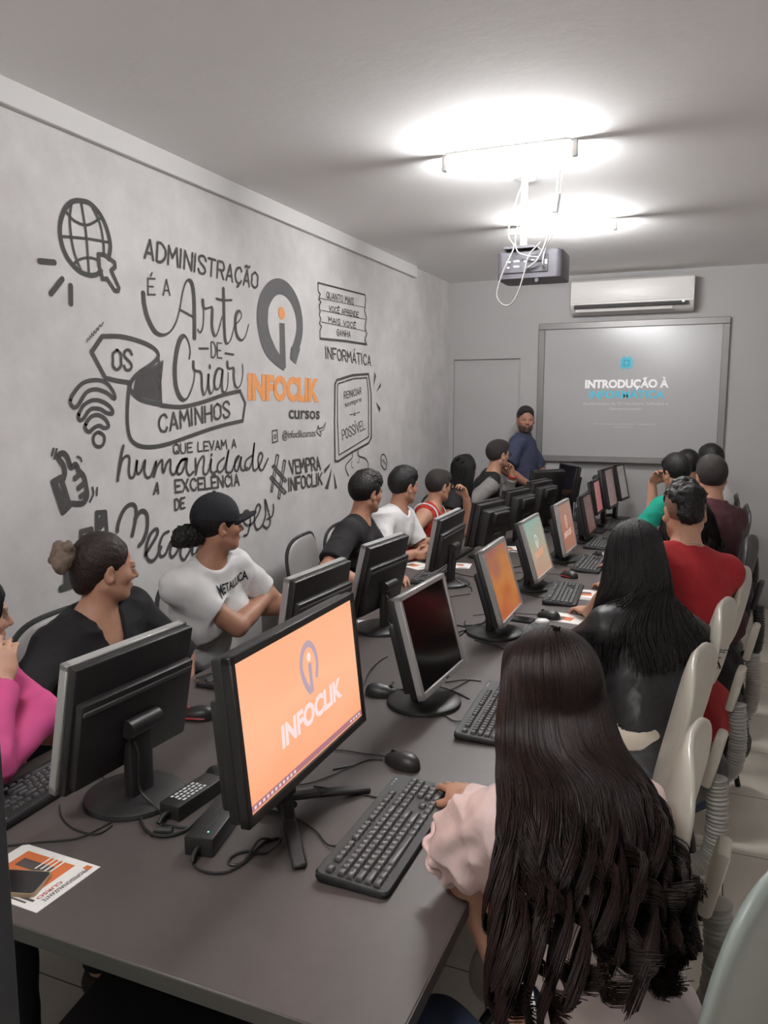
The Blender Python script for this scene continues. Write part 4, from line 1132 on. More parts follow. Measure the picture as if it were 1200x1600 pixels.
def person(label, top, pelvis, fwd, sfwd, face, arms, shirt, skin=(176, 126, 100), S=1.0, female=False, h=.0062, pz=.555, hair_up=.014, group=None,
           trousers=None, stand=False, knees=None, beard=None, shirt_kind='tee', sleeve=.55, sleeve_mat=None, neck='crew', lean=None, shoulder_drop=0.0, wide=1.0, belly=0.0, nofs=(0, 0, 0), brow=(38, 28, 25), hem=0.0):
    f = yaw(fwd); sf = yaw(sfwd); r = np.cross(f, Z3); sr = np.cross(sf, Z3)
    fy, fp, fr_ = face
    hf = yaw(fy) * math.cos(D(fp)) + Z3 * math.sin(D(fp)); hr = unit(np.cross(hf, Z3)); hu = np.cross(hr, hf)
    if fr_: hr, hu = hr * math.cos(D(fr_)) + hu * math.sin(D(fr_)), hu * math.cos(D(fr_)) - hr * math.sin(D(fr_))
    top = np.array(top, float); HS = .97 * (S if S < 1 else 1.0)
    hc = top - hu * (.116 * HS + hair_up)
    H = lambda x, y, z: hc + (hr * x + hf * y + hu * z) * HS
    HA = np.array([hr, hf, hu])
    N = hc - Z3 * .150 * S - hf * .030 - hu * .015; N = N - sf * .01 + np.array(nofs, float)
    Pv = np.array([pelvis[0], pelvis[1], pz])
    sp = N - Pv; su = unit(sp)
    ff = unit(f - su * (f @ su)); rr_ = np.cross(ff, su); TA = np.array([rr_, ff, su])
    cf = unit(sf - su * (sf @ su)); cr = np.cross(cf, su); CA = np.array([cr, cf, su])
    w = S * wide
    SHO = {s: N - su * (.050 + shoulder_drop) + cr * s * (.172 if not female else .152) * w - cf * .005 for s in (-1, 1)}
    torso = [E(Pv + su * .02 - ff * .01, np.array([.172, .118, .115]) * w, TA), E(Pv + sp * .34 + ff * .008, np.array([.140 if female else .148, .102 + belly, .15]) * w, TA),
             E(Pv + sp * .66 + cf * .010, np.array([.150 if female else .163, .108, .155]) * w, CA), E(Pv + sp * .84 - cf * .006, np.array([.158 if female else .178, .085, .085]) * w, CA)]
    for s in (-1, 1):
        torso.append(K(N + cr * s * .030 - su * .005, SHO[s] + su * .008, .046 * S, .046 * S))
        torso.append(E(Pv - ff * .055 + r * s * .078 - Z3 * .012, np.array([.098, .098, .085]) * w, TA))
        if female: torso.append(E(Pv + sp * .62 + cf * .085 + cr * s * .072, np.array([.066, .055, .066]) * w, CA))
    ops = [('+', p, .05) for p in torso]
    neckp = [K(N - su * .03, H(0, -.012, -.055), .058 * S, .053 * HS)]
    ops += [('+', neckp[0], .035)]
    # head
    e = lambda c, rad, A=HA: E(H(*c), np.array(rad) * HS, A)
    hd = [('+', e((0, -.013, .030), (.0745, .094, .087)), .02), ('+', e((0, .028, -.028), (.060, .062, .080)), .03), ('+', e((0, .032, -.070), (.047, .050, .034)), .025),
          ('+', K(H(0, .070, -.094), H(0, .074, -.094), .017 * HS, .016 * HS), .02)]
    for s in (-1, 1):
        hd += [('+', e((s * .040, .052, -.022), (.022, .026, .022)), .02), ('+', K(H(s * .052, -.005, -.055), H(s * .028, .058, -.092), .018 * HS, .014 * HS), .02)]
    hd += [('+', e((0, .082, .020), (.048, .013, .011)), .012)]
    for s in (-1, 1): hd += [('-', e((s * .031, .099, .002), (.019, .017, .012)), .012)]
    hd += [('+', K(H(0, .086, .008), H(0, .1065, -.026), .0075 * HS, .0115 * HS), .010)]
    for s in (-1, 1): hd += [('+', K(H(s * .011, .094, -.031), H(s * .013, .090, -.034), .0085 * HS, .008 * HS), .006), ('+', e((s * .031, .084, .010), (.017, .010, .0055)), .004)]
    hd += [('-', e((0, .100, -.0485), (.007, .004, .007)), .004), ('+', e((0, .089, -.0565), (.022, .0095, .0058)), .006), ('+', e((0, .087, -.0670), (.019, .0105, .0066)), .006),
           ('-', e((0, .100, -.0612), (.022, .005, .0016)), .003), ('-', e((0, .095, -.079), (.018, .007, .005)), .006)]
    for s in (-1, 1):
        A = np.array([unit(hr * s * .85 - hf * .5), unit(hf * .86 + hr * s * .5), hu])
        hd += [('+', e((s * .077, -.006, -.012), (.0075, .019, .032), A), .008), ('-', e((s * .086, .000, -.008), (.008, .010, .018), A), .005)]
    ops += hd
    # legs
    feet = []; legs = []
    for s in (-1, 1):
        if stand:
            hip = Pv + r * s * .088; kn = np.array([hip[0], hip[1], .50]) + f * .015 + r * s * .01; an = np.array([kn[0], kn[1], .085]) - f * .02 + r * s * .012
        else:
            hip = Pv + r * s * .088 - Z3 * .012
            kn = hip + (f * .43 + r * s * (.07 if not knees else knees)) * S; kn[2] = .525
            an = kn + f * .02 + r * s * .005; an[2] = .085
        legs += [K(hip, kn, .088 * w, .060 * S), K(kn, an, .058 * S, .040 * S), E(kn * .62 + an * .38 - f * .018, np.array([.05, .056, .12]) * S, np.array([r, f, Z3]))]
        feet.append((an, s))
    for p in legs: ops.append(('+', p, .03))
    for an, s in feet: ops.append(('+', K(an - Z3 * .035, an + f * .14 - Z3 * .052, .036, .026), .02))
    # arms
    A = {}
    for s, key in ((1, 'R'), (-1, 'L')):
        wr, hint, hd_, pn, curl = arms[key]
        wr = np.array(wr, float)
        el, wr = ik(SHO[s], wr, .290 * S, .255 * S, hint)
        A[key] = (SHO[s], el, wr)
        ops += [('+', K(SHO[s], el, .053 * S * (1 if not female else .9), .040 * S), .03), ('+', K(el, wr, .041 * S, .0275 * S), .02), ('+', E(el * .68 + wr * .32, np.array([.036, .036, .07]) * S, np.array([unit(np.cross(wr - el, Z3 + .01)), unit(np.cross(np.cross(wr - el, Z3 + .01), wr - el)), unit(wr - el)])), .02)]
        for p in hand_prims(wr, np.array(hd_, float), np.array(pn, float), s, curl, S * .98): ops.append(('+', p, .005))
    V, F = net(ops, h)
    base = np.array([pelvis[0], pelvis[1], 0.0])
    # skin colour zones: lips, brows, inner ear warmth
    q = ((V - hc) @ HA.T) / HS
    sc = np.array(C(*skin)); col = np.tile(sc, (len(V), 1))
    def blend(mask, c): col[:, :3] = col[:, :3] * (1 - mask[:, None]) + np.array(c[:3]) * mask[:, None]
    g = lambda c, rad: np.clip(1.6 - 1.6 * np.sqrt((((q - np.array(c)) / np.array(rad)) ** 2).sum(1)), 0, 1)
    blend(np.maximum(g((0, .093, -.0565), (.024, .014, .0065)), g((0, .092, -.067), (.021, .014, .0075))) * .75, np.array(C(skin[0] * .82, skin[1] * .60, skin[2] * .60)))
    for s in (-1, 1):
        blend(np.maximum(g((s * .026, .090, .0225), (.013, .02, .0045)), g((s * .040, .082, .0235), (.013, .02, .004))) * .9, np.array(C(*brow)))
        blend(g((s * .045, .07, -.03), (.03, .04, .025)) * .25, np.array(C(min(255, skin[0] * 1.05), skin[1] * .86, skin[2] * .84)))
    if beard:
        m = np.clip((-.044 - q[:, 2]) / .012, 0, 1) * np.clip((q[:, 1] - .0) / .02, 0, 1) * np.clip((q[:, 2] + .135) / .02, 0, 1)
        m *= 1 - np.maximum(g((0, .093, -.0565), (.02, .02, .006)), g((0, .092, -.067), (.018, .02, .007)))
        blend(np.clip(m, 0, 1) * beard, np.array(C(44, 36, 34)))
    body = fast_mesh('person', V - base, F, M_SKIN, None, base, col)
    tag(body, label, 'person', group)
    P = dict(body=body, base=base, H=H, HA=HA, HS=HS, hc=hc, N=N, Pv=Pv, su=su, sf=cf, sr=cr, f=f, r=r, SHO=SHO, A=A, sp=sp, hf=hf, hr=hr, hu=hu, w=w, S=S, ff=ff, torso=torso + [K(*[A[q][0], A[q][1], .062, .052]) for q in 'LR'] + [neckp[0]])
    for s in (-1, 1):
        c = H(s * .031, .0790, .0025)
        b = MB(); b.surf(lambda u, v: tuple(c - base + (hr * math.cos(2 * math.pi * u) * math.sin(math.pi * v) + hu * math.sin(2 * math.pi * u) * math.sin(math.pi * v) + hf * math.cos(math.pi * v)) * .0115 * HS), 16, 10, True)
        ey = b.build('eye', M_EYE, body, angle=None)
        b = MB(); b.surf(lambda u, v: tuple(c - base + (hr * math.cos(2 * math.pi * u) * math.sin(.64 * v) + hu * math.sin(2 * math.pi * u) * math.sin(.64 * v) + hf * math.cos(.64 * v)) * .0119 * HS), 16, 4, True)
        b.build('iris', M_IRIS, ey, angle=None)
    # clothing
    off = .012
    def infl(p, o):
        if p[0] == 'e': return E(p[1], p[2] + o, p[3])
        return K(p[1], p[2], p[3] + o, p[4] + o, p[5])
    co = [('+', infl(p, off + (.008 if i == 0 or (i > 4 and p[0] == 'e' and p[2][0] > .09 * w) else 0)), .05) for i, p in enumerate(torso)]
    slv = []
    if shirt_kind != 'vest':
        for s, key in ((1, 'R'), (-1, 'L')):
            S0, el, wr = A[key]
            if sleeve <= 1:
                e2 = S0 + (el - S0) * sleeve; slv.append((key, [K(S0, e2, .066 * S, .066 * S if shirt_kind == 'tee' else .056 * S, True)]))
            else:
                e2 = el + (wr - el) * (sleeve - 1)
                slv.append((key, [K(S0, el, .066 * S, .054 * S), K(el, e2, .055 * S, .040 * S, True)]))
    if not sleeve_mat:
        for key, pr in slv: co += [('+', p, .035) for p in pr]
    # hem below the hips, closed flat
    co.append(('&', PL(Pv - Z3 * (.035 - hem), -Z3 + f * (.25 if not stand else 0)), .004))
    nk = N + su * .030
    if neck == 'crew': co += [('-', E(N + su * .035 + cf * .012, np.array([.066, .072, .040]) * S, CA), .008)]
    elif neck == 'v': co += [('-', E(N + su * .03, np.array([.072, .075, .045]) * S, CA), .008), ('-', K(N + cf * .07 + su * .02, N + cf * .125 - su * .095, .052 * S, .012), .006)]
    elif neck == 'wide': co += [('-', E(N + su * .02 + cf * .012, np.array([.085, .085, .05]) * S, CA), .008)]
    elif neck == 'high': co += [('+', K(N - su * .01, N + su * .042, .068 * S, .064 * S, True), .02), ('-', K(N + su * .02, N + su * .09, .058 * S, .058 * S), .004)]
    if shirt_kind == 'vest':
        for s in (-1, 1): co += [('-', E(SHO[s] + cr * s * .045 - su * .02, np.array([.062, .12, .095]) * S, CA), .01)]
    def wrinkle(V, F, amp, seed):
        Nn = vnormals(V, F)
        w1 = vnoise(V * np.array([9, 9, 16]), seed); w2 = vnoise(V * np.array([24, 24, 34]) + 7, seed + 1)
        w0 = 1 - np.abs(vnoise((V + .03 * np.stack([w1, w2, w1], 1)) * np.array([8, 8, 13]) + 3, seed + 2)) * 2
        return V + Nn * (amp * (w1 * .5 + w2 * .2 + np.clip(w0, -.6, 1) * .6))[:, None]
    V, F = net(co, h); V = wrinkle(V, F, .0085, len(label) * 7 + ord(label[9]))
    P['shirt'] = fast_mesh({'tee': 't_shirt', 'long': 'long_sleeved_top', 'vest': 'sleeveless_vest', 'jacket': 'jacket'}[shirt_kind], V - base, F, shirt, body)
    P['shirtV'] = (V, F)
    if sleeve_mat:
        for key, pr in slv:
            V, F = net([('+', p, .03) for p in pr], h); V = wrinkle(V, F, .007, 5)
            fast_mesh('sleeve', V - base, F, sleeve_mat, P['shirt'])
    tr_ = [('+', infl(p, .012), .03) for p in legs] + [('+', infl(torso[0], .008), .05)] + [('+', infl(torso[i], .008), .05) for i in range(4, len(torso)) if torso[i][0] == 'e' and torso[i][2][0] > .09 * w]
    tr_ += [('&', PL((0, 0, .105), -Z3), .004), ('&', PL(Pv + Z3 * .085, Z3), .004)]
    V, F = net(tr_, h * 1.15); V = wrinkle(V, F, .004, 3)
    fast_mesh('trousers', V - base, F, trousers or M_DARKT, body)
    for an, s in feet:
        so = [('+', K(np.array([an[0], an[1], .042]) - f * .02, np.array([an[0], an[1], .034]) + f * .15, .044, .036), .02), ('+', K(an - Z3 * .03, an + Z3 * .0, .05, .048, True), .02), ('&', PL((0, 0, .003), -Z3), .003)]
        V, F = net(so, .007); fast_mesh('shoe', V - base, F, M_SHOE, body)
    FIG.append(P)
    return P
def head_piece(P, name, ops, m, h=.0048, amp=0.0, freq=(60, 25, 60), seed=1, parent=None):
    """hair or headwear shaped in the head's own frame (right, forward, up)"""
    H, HA, HS = P['H'], P['HA'], P['HS']; out = []
    for op, pr, k in ops:
        if pr[0] == 'e': pr = E(H(*pr[1]), pr[2] * HS, pr[3] @ HA)
        elif pr[0] == 'k': pr = K(H(*pr[1]), H(*pr[2]), pr[3] * HS, pr[4] * HS, pr[5])
        else: pr = PL(H(*pr[1]), pr[2] @ HA)
        out.append((op, pr, k))
    V, F = net(out, h)
    if amp:
        q = ((V - P['hc']) @ HA.T) / HS; Nn = vnormals(V, F)
        V = V + Nn * (amp * (vnoise(q * np.array(freq), seed) * .7 + .4 * vnoise(q * np.array(freq) * 2.3, seed + 9)))[:, None]
    return fast_mesh(name, V - P['base'], F, m, parent or P['body'])
FACECUT = lambda up=.0: ('-', E((0, .083, -.045 + up), (.066, .062, .102)), .012)
EARS = [('-', E((s * .083, -.001, -.020), (.022, .024, .034)), .006) for s in (-1, 1)]
NAPE = lambda lo=0.0: ('&', PL((0, -.05, -.072 + lo), (0, .55, -.83)), .01)
def hair_short(P, m=None, topt=.016, side=.005, back=.006, amp=.004, top_mat=None, nape=0.0, freq=(70, 30, 60), front=.012, cut=0.0):
    m = m or M_HAIRK
    ops = [('+', E((0, -.013, .030), (.0745 + side, .094 + back, .087 + .008)), .02), FACECUT(cut), NAPE(nape)] + EARS
    base = head_piece(P, 'hair', ops, m, amp=.0012, freq=(160, 160, 160))
    if topt:
        ops = [('+', E((0, .000, .052), (.0690 + side * .4, .090, .066 + topt)), .02), ('+', E((0, .048, .072), (.056, .040 + front, .034 + topt * .6)), .03), ('-', E((0, .098, -.035 + cut), (.085, .055, .094)), .012),
               ('&', PL((0, 0, .038), (0, -.18, -.98)), .02)]
        head_piece(P, 'top_hair', ops, top_mat or m, amp=amp, freq=freq, parent=base)
    return base
CAPC = np.array([0, -.013, .030]); CAPR = np.array([.0865, .108, .098])
def strands(P, m, roots, n, length_fn, path_fn, rad=.0016, seed=1, name='long_hair', seg=22, sides=4, clump=26, curl=.0, parent=None, wav=.004, clk=.3, on=.58):
    """many fine locks grown from the scalp; path_fn(theta, rank, t) gives the lock's centre line"""
    rng = np.random.default_rng(seed)
    cl = [dict(th=roots[0] + (roots[1] - roots[0]) * ((q * .618034) % 1), ph=rng.uniform(0, 6.28), sg=rng.choice([-1, 1]), k=rng.uniform(.7, 1.3), ln=rng.uniform(.86, 1.05)) for q in range(clump)]
    T = np.linspace(0, 1, seg); A_, R_, X_ = [], [], []
    lat = P['sr']; bk = -P['sf']
    for i in range(n):
        c = cl[i % clump]
        th = c['th'] + rng.normal(0, (roots[1] - roots[0]) / clump * .9); rk = rng.uniform(0, 1)
        pts = catmull(path_fn(th, rk, c), 6); s = np.linspace(0, len(pts) - 1, seg) * min(1, c['ln'] * rng.uniform(.88, 1.0))
        pts = np.stack([np.interp(s, np.arange(len(pts)), pts[:, k]) for k in range(3)], 1)
        amp = curl * c['k'] * np.clip((T - on) / (1 - on), 0, 1) ** 1.3
        a = c['ph'] + rng.normal(0, .14) + c['sg'] * T * (23 if on < .6 else 21)
        w0 = wav * np.clip(T * 2 - .3, 0, 1)
        X_.append(lat * (amp * np.cos(a) + w0 * np.sin(9 * T + c['ph']))[:, None] + bk * (amp * (1 + np.sin(a)) * .8)[:, None] + Z3 * (amp * .8 * np.sin(a + 1))[:, None])
        A_.append(pts); R_.append(rk)
    A_ = np.array(A_); R_ = np.array(R_)
    qh = ((A_ - P['hc']) @ P['HA'].T) / P['HS']; lv = np.sqrt((((qh - CAPC) / (CAPR + .004 + .008 * R_[:, None, None])) ** 2).sum(-1))
    fx = lv < 1; qh[fx] = CAPC + (qh[fx] - CAPC) / lv[fx][:, None]; A_[fx] = P['hc'] + (qh[fx] * P['HS']) @ P['HA']
    gi = np.arange(n) % clump; ctr = np.stack([A_[gi == q].mean(0) if (gi == q).any() else np.zeros((seg, 3)) for q in range(clump)])
    A_ = A_ + (ctr[gi] - A_) * (clk * np.clip((T - on + .1) / .4, 0, 1))[None, :, None]
    mg = (.018 + .022 * R_)[:, None] * np.ones((1, seg))
    def dist(Q): return np.min([sdf(p, Q) for p in P['torso']], 0)
    for _ in range(4):                              # locks rest on the shoulders and back
        d = dist(A_); bad = d < mg
        if not bad.any(): break
        Q = A_[bad]; e = 1e-3
        gr = np.stack([dist(Q + e * np.eye(3)[k]) - d[bad] for k in range(3)], -1) / e; gr /= np.linalg.norm(gr, axis=-1)[:, None] + 1e-9
        A_[bad] = Q + gr * (mg[bad] - d[bad])[:, None]
    for _ in range(2): A_[:, 1:-1] = (A_[:, :-2] + 2 * A_[:, 1:-1] + A_[:, 2:]) / 4
    A_ = A_ + np.array(X_)
    rr = rad * rng.uniform(.7, 1.3, n)[:, None] * np.clip(1.15 - T * .65, .25, 1)[None]
    Tn = np.gradient(A_, axis=1); Tn /= np.linalg.norm(Tn, axis=-1, keepdims=True) + 1e-12
    u = np.cross(Tn, np.array([.31, .52, .79])); u /= np.linalg.norm(u, axis=-1, keepdims=True) + 1e-12; w = np.cross(Tn, u)
    an = 2 * np.pi * np.arange(sides) / sides
    V = A_[:, :, None] + rr[:, :, None, None] * (np.cos(an)[None, None, :, None] * u[:, :, None] + np.sin(an)[None, None, :, None] * w[:, :, None])
    ix = np.arange(n * seg * sides).reshape(n, seg, sides); nx = np.roll(ix, -1, 2)
    F = np.stack([ix[:, :-1], nx[:, :-1], nx[:, 1:], ix[:, 1:]], -1).reshape(-1, 4)
    return fast_mesh(name, V.reshape(-1, 3) - P['base'], F, m, parent or P['body'])
def glasses(P, m=None):
    H = P['H']; m = m or M_FRAMEG; b0 = P['base']
    mb = MB(); L = []
    for s in (-1, 1):
        ring = [tuple(H(s * .033 + .024 * math.cos(a) * (1.0), .104, .001 + .018 * math.sin(a)) - b0) for a in np.linspace(0, 2 * math.pi, 24, endpoint=False)]
        mb.tube(ring, .0020, 6, True); L.append(ring)
        mb.tube([H(s * .057, .103, .006) - b0, H(s * .073, .060, .008) - b0, H(s * .079, .0, .006) - b0, H(s * .078, -.02, -.008) - b0], .0018, 6)
    mb.tube([H(-.009, .105, .004) - b0, H(0, .108, .006) - b0, H(.009, .105, .004) - b0], .0018, 6)
    fr = mb.build('glasses', m, P['body'])
    for ring in L:
        b = MB(); b.v = list(ring); b.f = [tuple(range(len(ring)))]; b.build('lens', M_LENS, fr, smooth=False)
def on_shirt(P, name, polys, m, u0, v0, off=.002):
    """flat print pressed on to the chest: points (u to the wearer's left, v up) from a chest anchor"""
    V, F = P['shirtV']; tree = BVHTree.FromPolygons([Vector(v) for v in V], [tuple(q) for q in F])
    fw, up, lf = P['sf'], P['su'], -P['sr']
    anchor = P['Pv'] + P['sp'] * v0 + lf * u0 + fw * .5
    vv, ff = polys; out = []
    for a, b in vv:
        o = anchor + lf * a + up * b
        hit = tree.ray_cast(Vector(o), Vector(-fw))
        p = np.array(hit[0]) + np.array(fw) * off if hit[0] is not None else o - fw * .4
        out.append(tuple(p - P['base']))
    return mesh_obj(name, out, ff, m, P['shirt'], smooth=False)

TZH = TZ + .028
# ---- the wall bench, from the near end
G1 = None
sk_mid, sk_tan, sk_fair, sk_dark = (168, 122, 100), (178, 134, 111), (198, 154, 132), (158, 116, 97)
M_PINK = cloth_mat('pink fleece', (206, 84, 138)); M_BLK = cloth_mat('black cotton', (32, 31, 32)); M_WHT = cloth_mat('white cotton', (214, 212, 212)); M_WSAT = mat('white satin', C(205, 190, 186), .35, vary=.06, vscale=8, bump=.05, bscale=60)
M_PSAT = mat('pale pink satin', C(216, 190, 186), .45, vary=.10, vscale=10, bump=.25, bscale=30)
M_REDC = cloth_mat('red cotton', (150, 36, 40)); M_RVEST = cloth_mat('red jersey', (176, 52, 44)); M_MAR = cloth_mat('maroon cotton', (76, 44, 50)); M_TEAL = cloth_mat('teal cotton', (22, 132, 112))
M_NAVY = cloth_mat('navy cotton', (58, 62, 82)); M_GREYS = cloth_mat('grey fleece', (132, 128, 126)); M_LEA = mat('black leather', C(36, 35, 36), .46, bump=.35, bscale=28, vary=.1, vscale=20, spec=.35)
M_SCR = mat('silver hair tie', C(175, 175, 180), .35, metal=.5, bump=.6, bscale=120)
p1 = person('person in a pink hoodie leaning on the table, cut off by the left edge', (-1.80, 1.475, 1.245), (-1.95, 1.385), 5, 22, (60, -8, 0),
            dict(R=((-1.66, 1.42, .97), (1, -.6, -.6), (-.25, .3, 1), (-.5, .6, 0), .6), L=((-1.555, 1.285, TZH + .02), (1.2, 1, -.3), (.25, -1, 0), (0, 0, -1), .3)),
            M_PINK, sk_fair, .96, True, h=.006, shirt_kind='long', sleeve=1.92, neck='high', trousers=M_DARKT, shoulder_drop=-.02)
strands(p1, M_HAIRK, (-2.4, 2.4), 420, None, lambda th, rk, c: [p1['H'](.07 * math.sin(th), -.07 * math.cos(th) - .01, .085), p1['H'](.09 * math.sin(th), -.095 * math.cos(th) - .02, .02), p1['H'](.098 * math.sin(th), -.10 * math.cos(th) - .03, -.08), p1['H'](.10 * math.sin(th) , -.10 * math.cos(th) - .035, -.22)], .0022, 3, 'dark_hair', 14)
hair_short(p1, M_HAIRK, 0, .010, .012)
p2 = person('woman in a black v-neck top with her hair in a bun, looking at the board', (-1.78, 1.955, 1.275), (-1.96, 2.02), 0, -6, (58, -6, 0),
            dict(R=((-1.60, 1.66, .72), (-.2, -1, -.3), (1, .4, 0), (0, 0, -1), .3), L=((-1.58, 2.05, .70), (-.2, 1, -.3), (1, -.4, 0), (0, 0, -1), .3)),
            M_BLK, sk_tan, .96, True, h=.005, sleeve=.98, neck='v', hair_up=.008, wide=1.10, belly=.015)
b2 = head_piece(p2, 'hair', [('+', E((0, -.013, .030), (.0775, .098, .091)), .02), ('-', E((0, .092, -.030), (.072, .070, .110)), .012), NAPE(-.02)] + EARS, M_HAIRB, amp=.001, freq=(120, 14, 90))
head_piece(p2, 'hair_lengths', [('+', E((0, -.02, .034), (.0815, .098, .094)), .02), ('+', E((0, -.07, -.02), (.060, .045, .075)), .03), ('-', E((0, .096, -.028), (.080, .076, .116)), .012), ('&', PL((0, -.04, -.085), (0, .40, -.92)), .01), ('-', E((.086, .004, -.022), (.022, .026, .032)), .006), ('-', E((-.086, .004, -.022), (.022, .026, .032)), .006)],
           M_HAIRB, amp=.0022, freq=(120, 14, 90), parent=b2)
bun = head_piece(p2, 'hair_bun', [('+', E((0, -.138, .040), (.044, .042, .047)), .01), ('+', K((-.02, -.152, .072), (.03, -.162, .02), .020, .022), .008), ('+', K((.03, -.136, .078), (-.03, -.166, .025), .02, .018), .008), ('+', K((-.03, -.138, .008), (.03, -.152, .0), .022, .018), .01)], M_HAIRL, h=.004, amp=.004, freq=(40, 90, 50))
head_piece(p2, 'hair_tie', [('+', E((0, -.106, .038), (.034, .014, .038)), .01)], M_SCR, h=.004, amp=.004, freq=(120, 120, 120), parent=bun)
p3 = person('woman in a black baseball cap and white band t-shirt sitting with folded arms', (-1.78, 2.56, 1.342), (-1.97, 2.64), 0, -14, (56, 0, 0),
            dict(R=((-1.69, 2.78, .885), (.45, -1, -.8), (-.5, .85, .1), (-.8, -.5, 0), .5), L=((-1.755, 2.62, .87), (.5, 1, -.6), (-.5, -.8, 0), (-1, .2, -.3), .4)),
            M_WHT, sk_mid, .97, True, h=.005, sleeve=.62, neck='crew', hair_up=.018)
b3 = hair_short(p3, M_HAIRK, 0, .006, .008, nape=-.01)
bn = head_piece(p3, 'low_bun', [('+', E((0, -.135, -.035), (.050, .052, .045)), .01), ('+', E((0, -.10, -.045), (.040, .045, .035)), .03), ('+', E((.012, -.165, -.05), (.034, .032, .034)), .02)], M_HAIRK, h=.004, amp=.009, freq=(75, 75, 75), parent=b3)
M_CAP = cloth_mat('black cap cotton', (30, 31, 35), .8)
cp = head_piece(p3, 'baseball_cap', [('+', E((0, -.010, .034), (.0845, .105, .102)), .02), ('&', PL((0, 0, .018), (0, -.10, -1)), .003), ('-', E((0, -.013, .020), (.077, .096, .090)), .003)], M_CAP, h=.004, amp=.0012, freq=(30, 30, 30))
def brim(u, v):
    a = (u - .5) * 2.0; y0 = .105 * math.cos(a * .95) - .012; ext = .082 * (1 - abs(a) ** 2.4) ; x = .082 * math.sin(a * .98)
    t = v if v <= 1 else 1
    return tuple(p3['H'](x * (1 - .12 * t), y0 + ext * t, .030 - .030 * (a * a) * (.4 + .6 * t) + .016 * t * (1 - a * a)) - p3['base'])
bm_ = MB(); bm_.surf(brim, 26, 10)
k0 = len(bm_.v); bm_.v += [tuple(np.array(q) - p3['hu'] * .006) for q in bm_.v]
bm_.f += [tuple(i + k0 for i in q)[::-1] for q in bm_.f]
bm_.build('brim', M_CAP, cp, angle=None)
b = MB(); b.lathe([(.007, -.002), (.006, .003), (.001, .005)], (0, 0, 0), 12); b.v = [tuple(np.array(q) + p3['H'](0, -.010, .137) - p3['base']) for q in b.v]; b.build('cap_button', M_CAP, cp)
gv, gf = glyphs('METALLICA', .02)
gx0, gx1 = gv[:, 0].min(), gv[:, 0].max(); gw = .185
pv = [((x - gx0) / (gx1 - gx0) * gw - gw / 2, y * .040 * (1 + .35 * abs((x - gx0) / (gx1 - gx0) - .5) * 2)) for x, y in gv]
on_shirt(p3, 'shirt_print', (pv, gf), M_BLK, .05, .87)
on_shirt(p3, 'print_spike', ([(-gw / 2 + .004, .0), (-gw / 2 + .012, .0), (-gw / 2 + .010, -.03), (-gw / 2 - .002, -.055)], [(0, 1, 2, 3)]), M_BLK, .05, .87)
p4 = person('young man in a black t-shirt with short dark hair leaning forward by the mural wall', (-1.74, 3.92, 1.333), (-1.97, 3.82), 0, 12, (66, -6, 0),
            dict(R=((-1.52, 3.50, TZH), (-.3, -1, -.4), (.9, -.2, 0), (0, 0, -1), .3), L=((-1.50, 3.80, TZH), (-.2, 1, -.5), (.5, -.9, 0), (0, 0, -1), .3)),
            M_BLK, sk_mid, 1.0, False, h=.0055, sleeve=.80, neck='crew', hair_up=.018)
hair_short(p4, M_HAIRK, .020, .007, .008, .006)
p5 = person('young man in a white t-shirt with clasped hands on the table', (-1.75, 4.50, 1.31), (-1.97, 4.42), 0, 0, (64, -5, 0),
            dict(R=((-1.62, 4.33, TZH + .02), (-.3, -1, -.4), (.8, .35, .0), (-.3, .8, -.5), .7), L=((-1.57, 4.44, TZH + .03), (-.3, 1, -.5), (.6, -.75, .0), (-.3, -.8, -.5), .7)),
            M_WHT, sk_mid, 1.0, False, h=.0058, sleeve=.60, neck='crew', hair_up=.016, wide=1.06)
hair_short(p5, M_HAIRK, .020, .004, .006, .005)
b_ = M_BLK
on_shirt(p5, 'shirt_emblem', ([(-.045, -.012), (.035, -.012), (.035, .012), (-.045, .012), (.02, .012), (.06, .012), (.055, .06), (.03, .05)], [(0, 1, 2, 3), (4, 5, 6, 7)]), b_, -.02, .60)
p6 = person('person with glasses in a red sleeveless vest resting their mouth on a hand', (-1.73, 5.12, 1.245), (-1.97, 5.02), 0, 8, (62, -6, 0),
            dict(R=((-1.66, 4.86, TZH), (-.3, -1, -.3), (.8, .5, 0), (0, 0, -1), .35), L=((-1.58, 5.27, 1.02), (.9, .5, -.9), (-.25, .0, 1), (-.6, -.5, 0), .8)),
            M_RVEST, sk_tan, .97, False, h=.006, shirt_kind='vest', neck='wide', hair_up=.010)
hair_short(p6, M_BUZZ, .006, .005, .006, .001); glasses(p6)
for s in (-1, 1):
    S_ = p6['SHO'][s]; c0 = S_ - p6['sr'] * s * .018
    ring = [c0 + p6['sf'] * (.085 * math.cos(a)) + p6['su'] * (.012 + .07 * math.sin(a)) - p6['base'] for a in np.linspace(-.4, math.pi + .4, 16)]
    MB().tube(ring, .006, 6).build('white_piping', M_WHT, p6['shirt'])
p7 = person('woman with long straight black hair in a black top near the back wall', (-1.72, 5.70, 1.308), (-1.96, 5.60), 0, 10, (58, -4, 0),
            dict(R=((-1.60, 5.48, TZH), (-.2, -1, -.4), (.9, .3, 0), (0, 0, -1), .3), L=((-1.50, 5.72, TZH + .01), (-.2, 1, -.6), (.9, -.3, .1), (0, 0, -1), .3)),
            M_BLK, sk_tan, .95, True, h=.0065, sleeve=.6, neck='crew', hair_up=.012)
hb = hair_short(p7, M_HAIRK, 0, .012, .014)
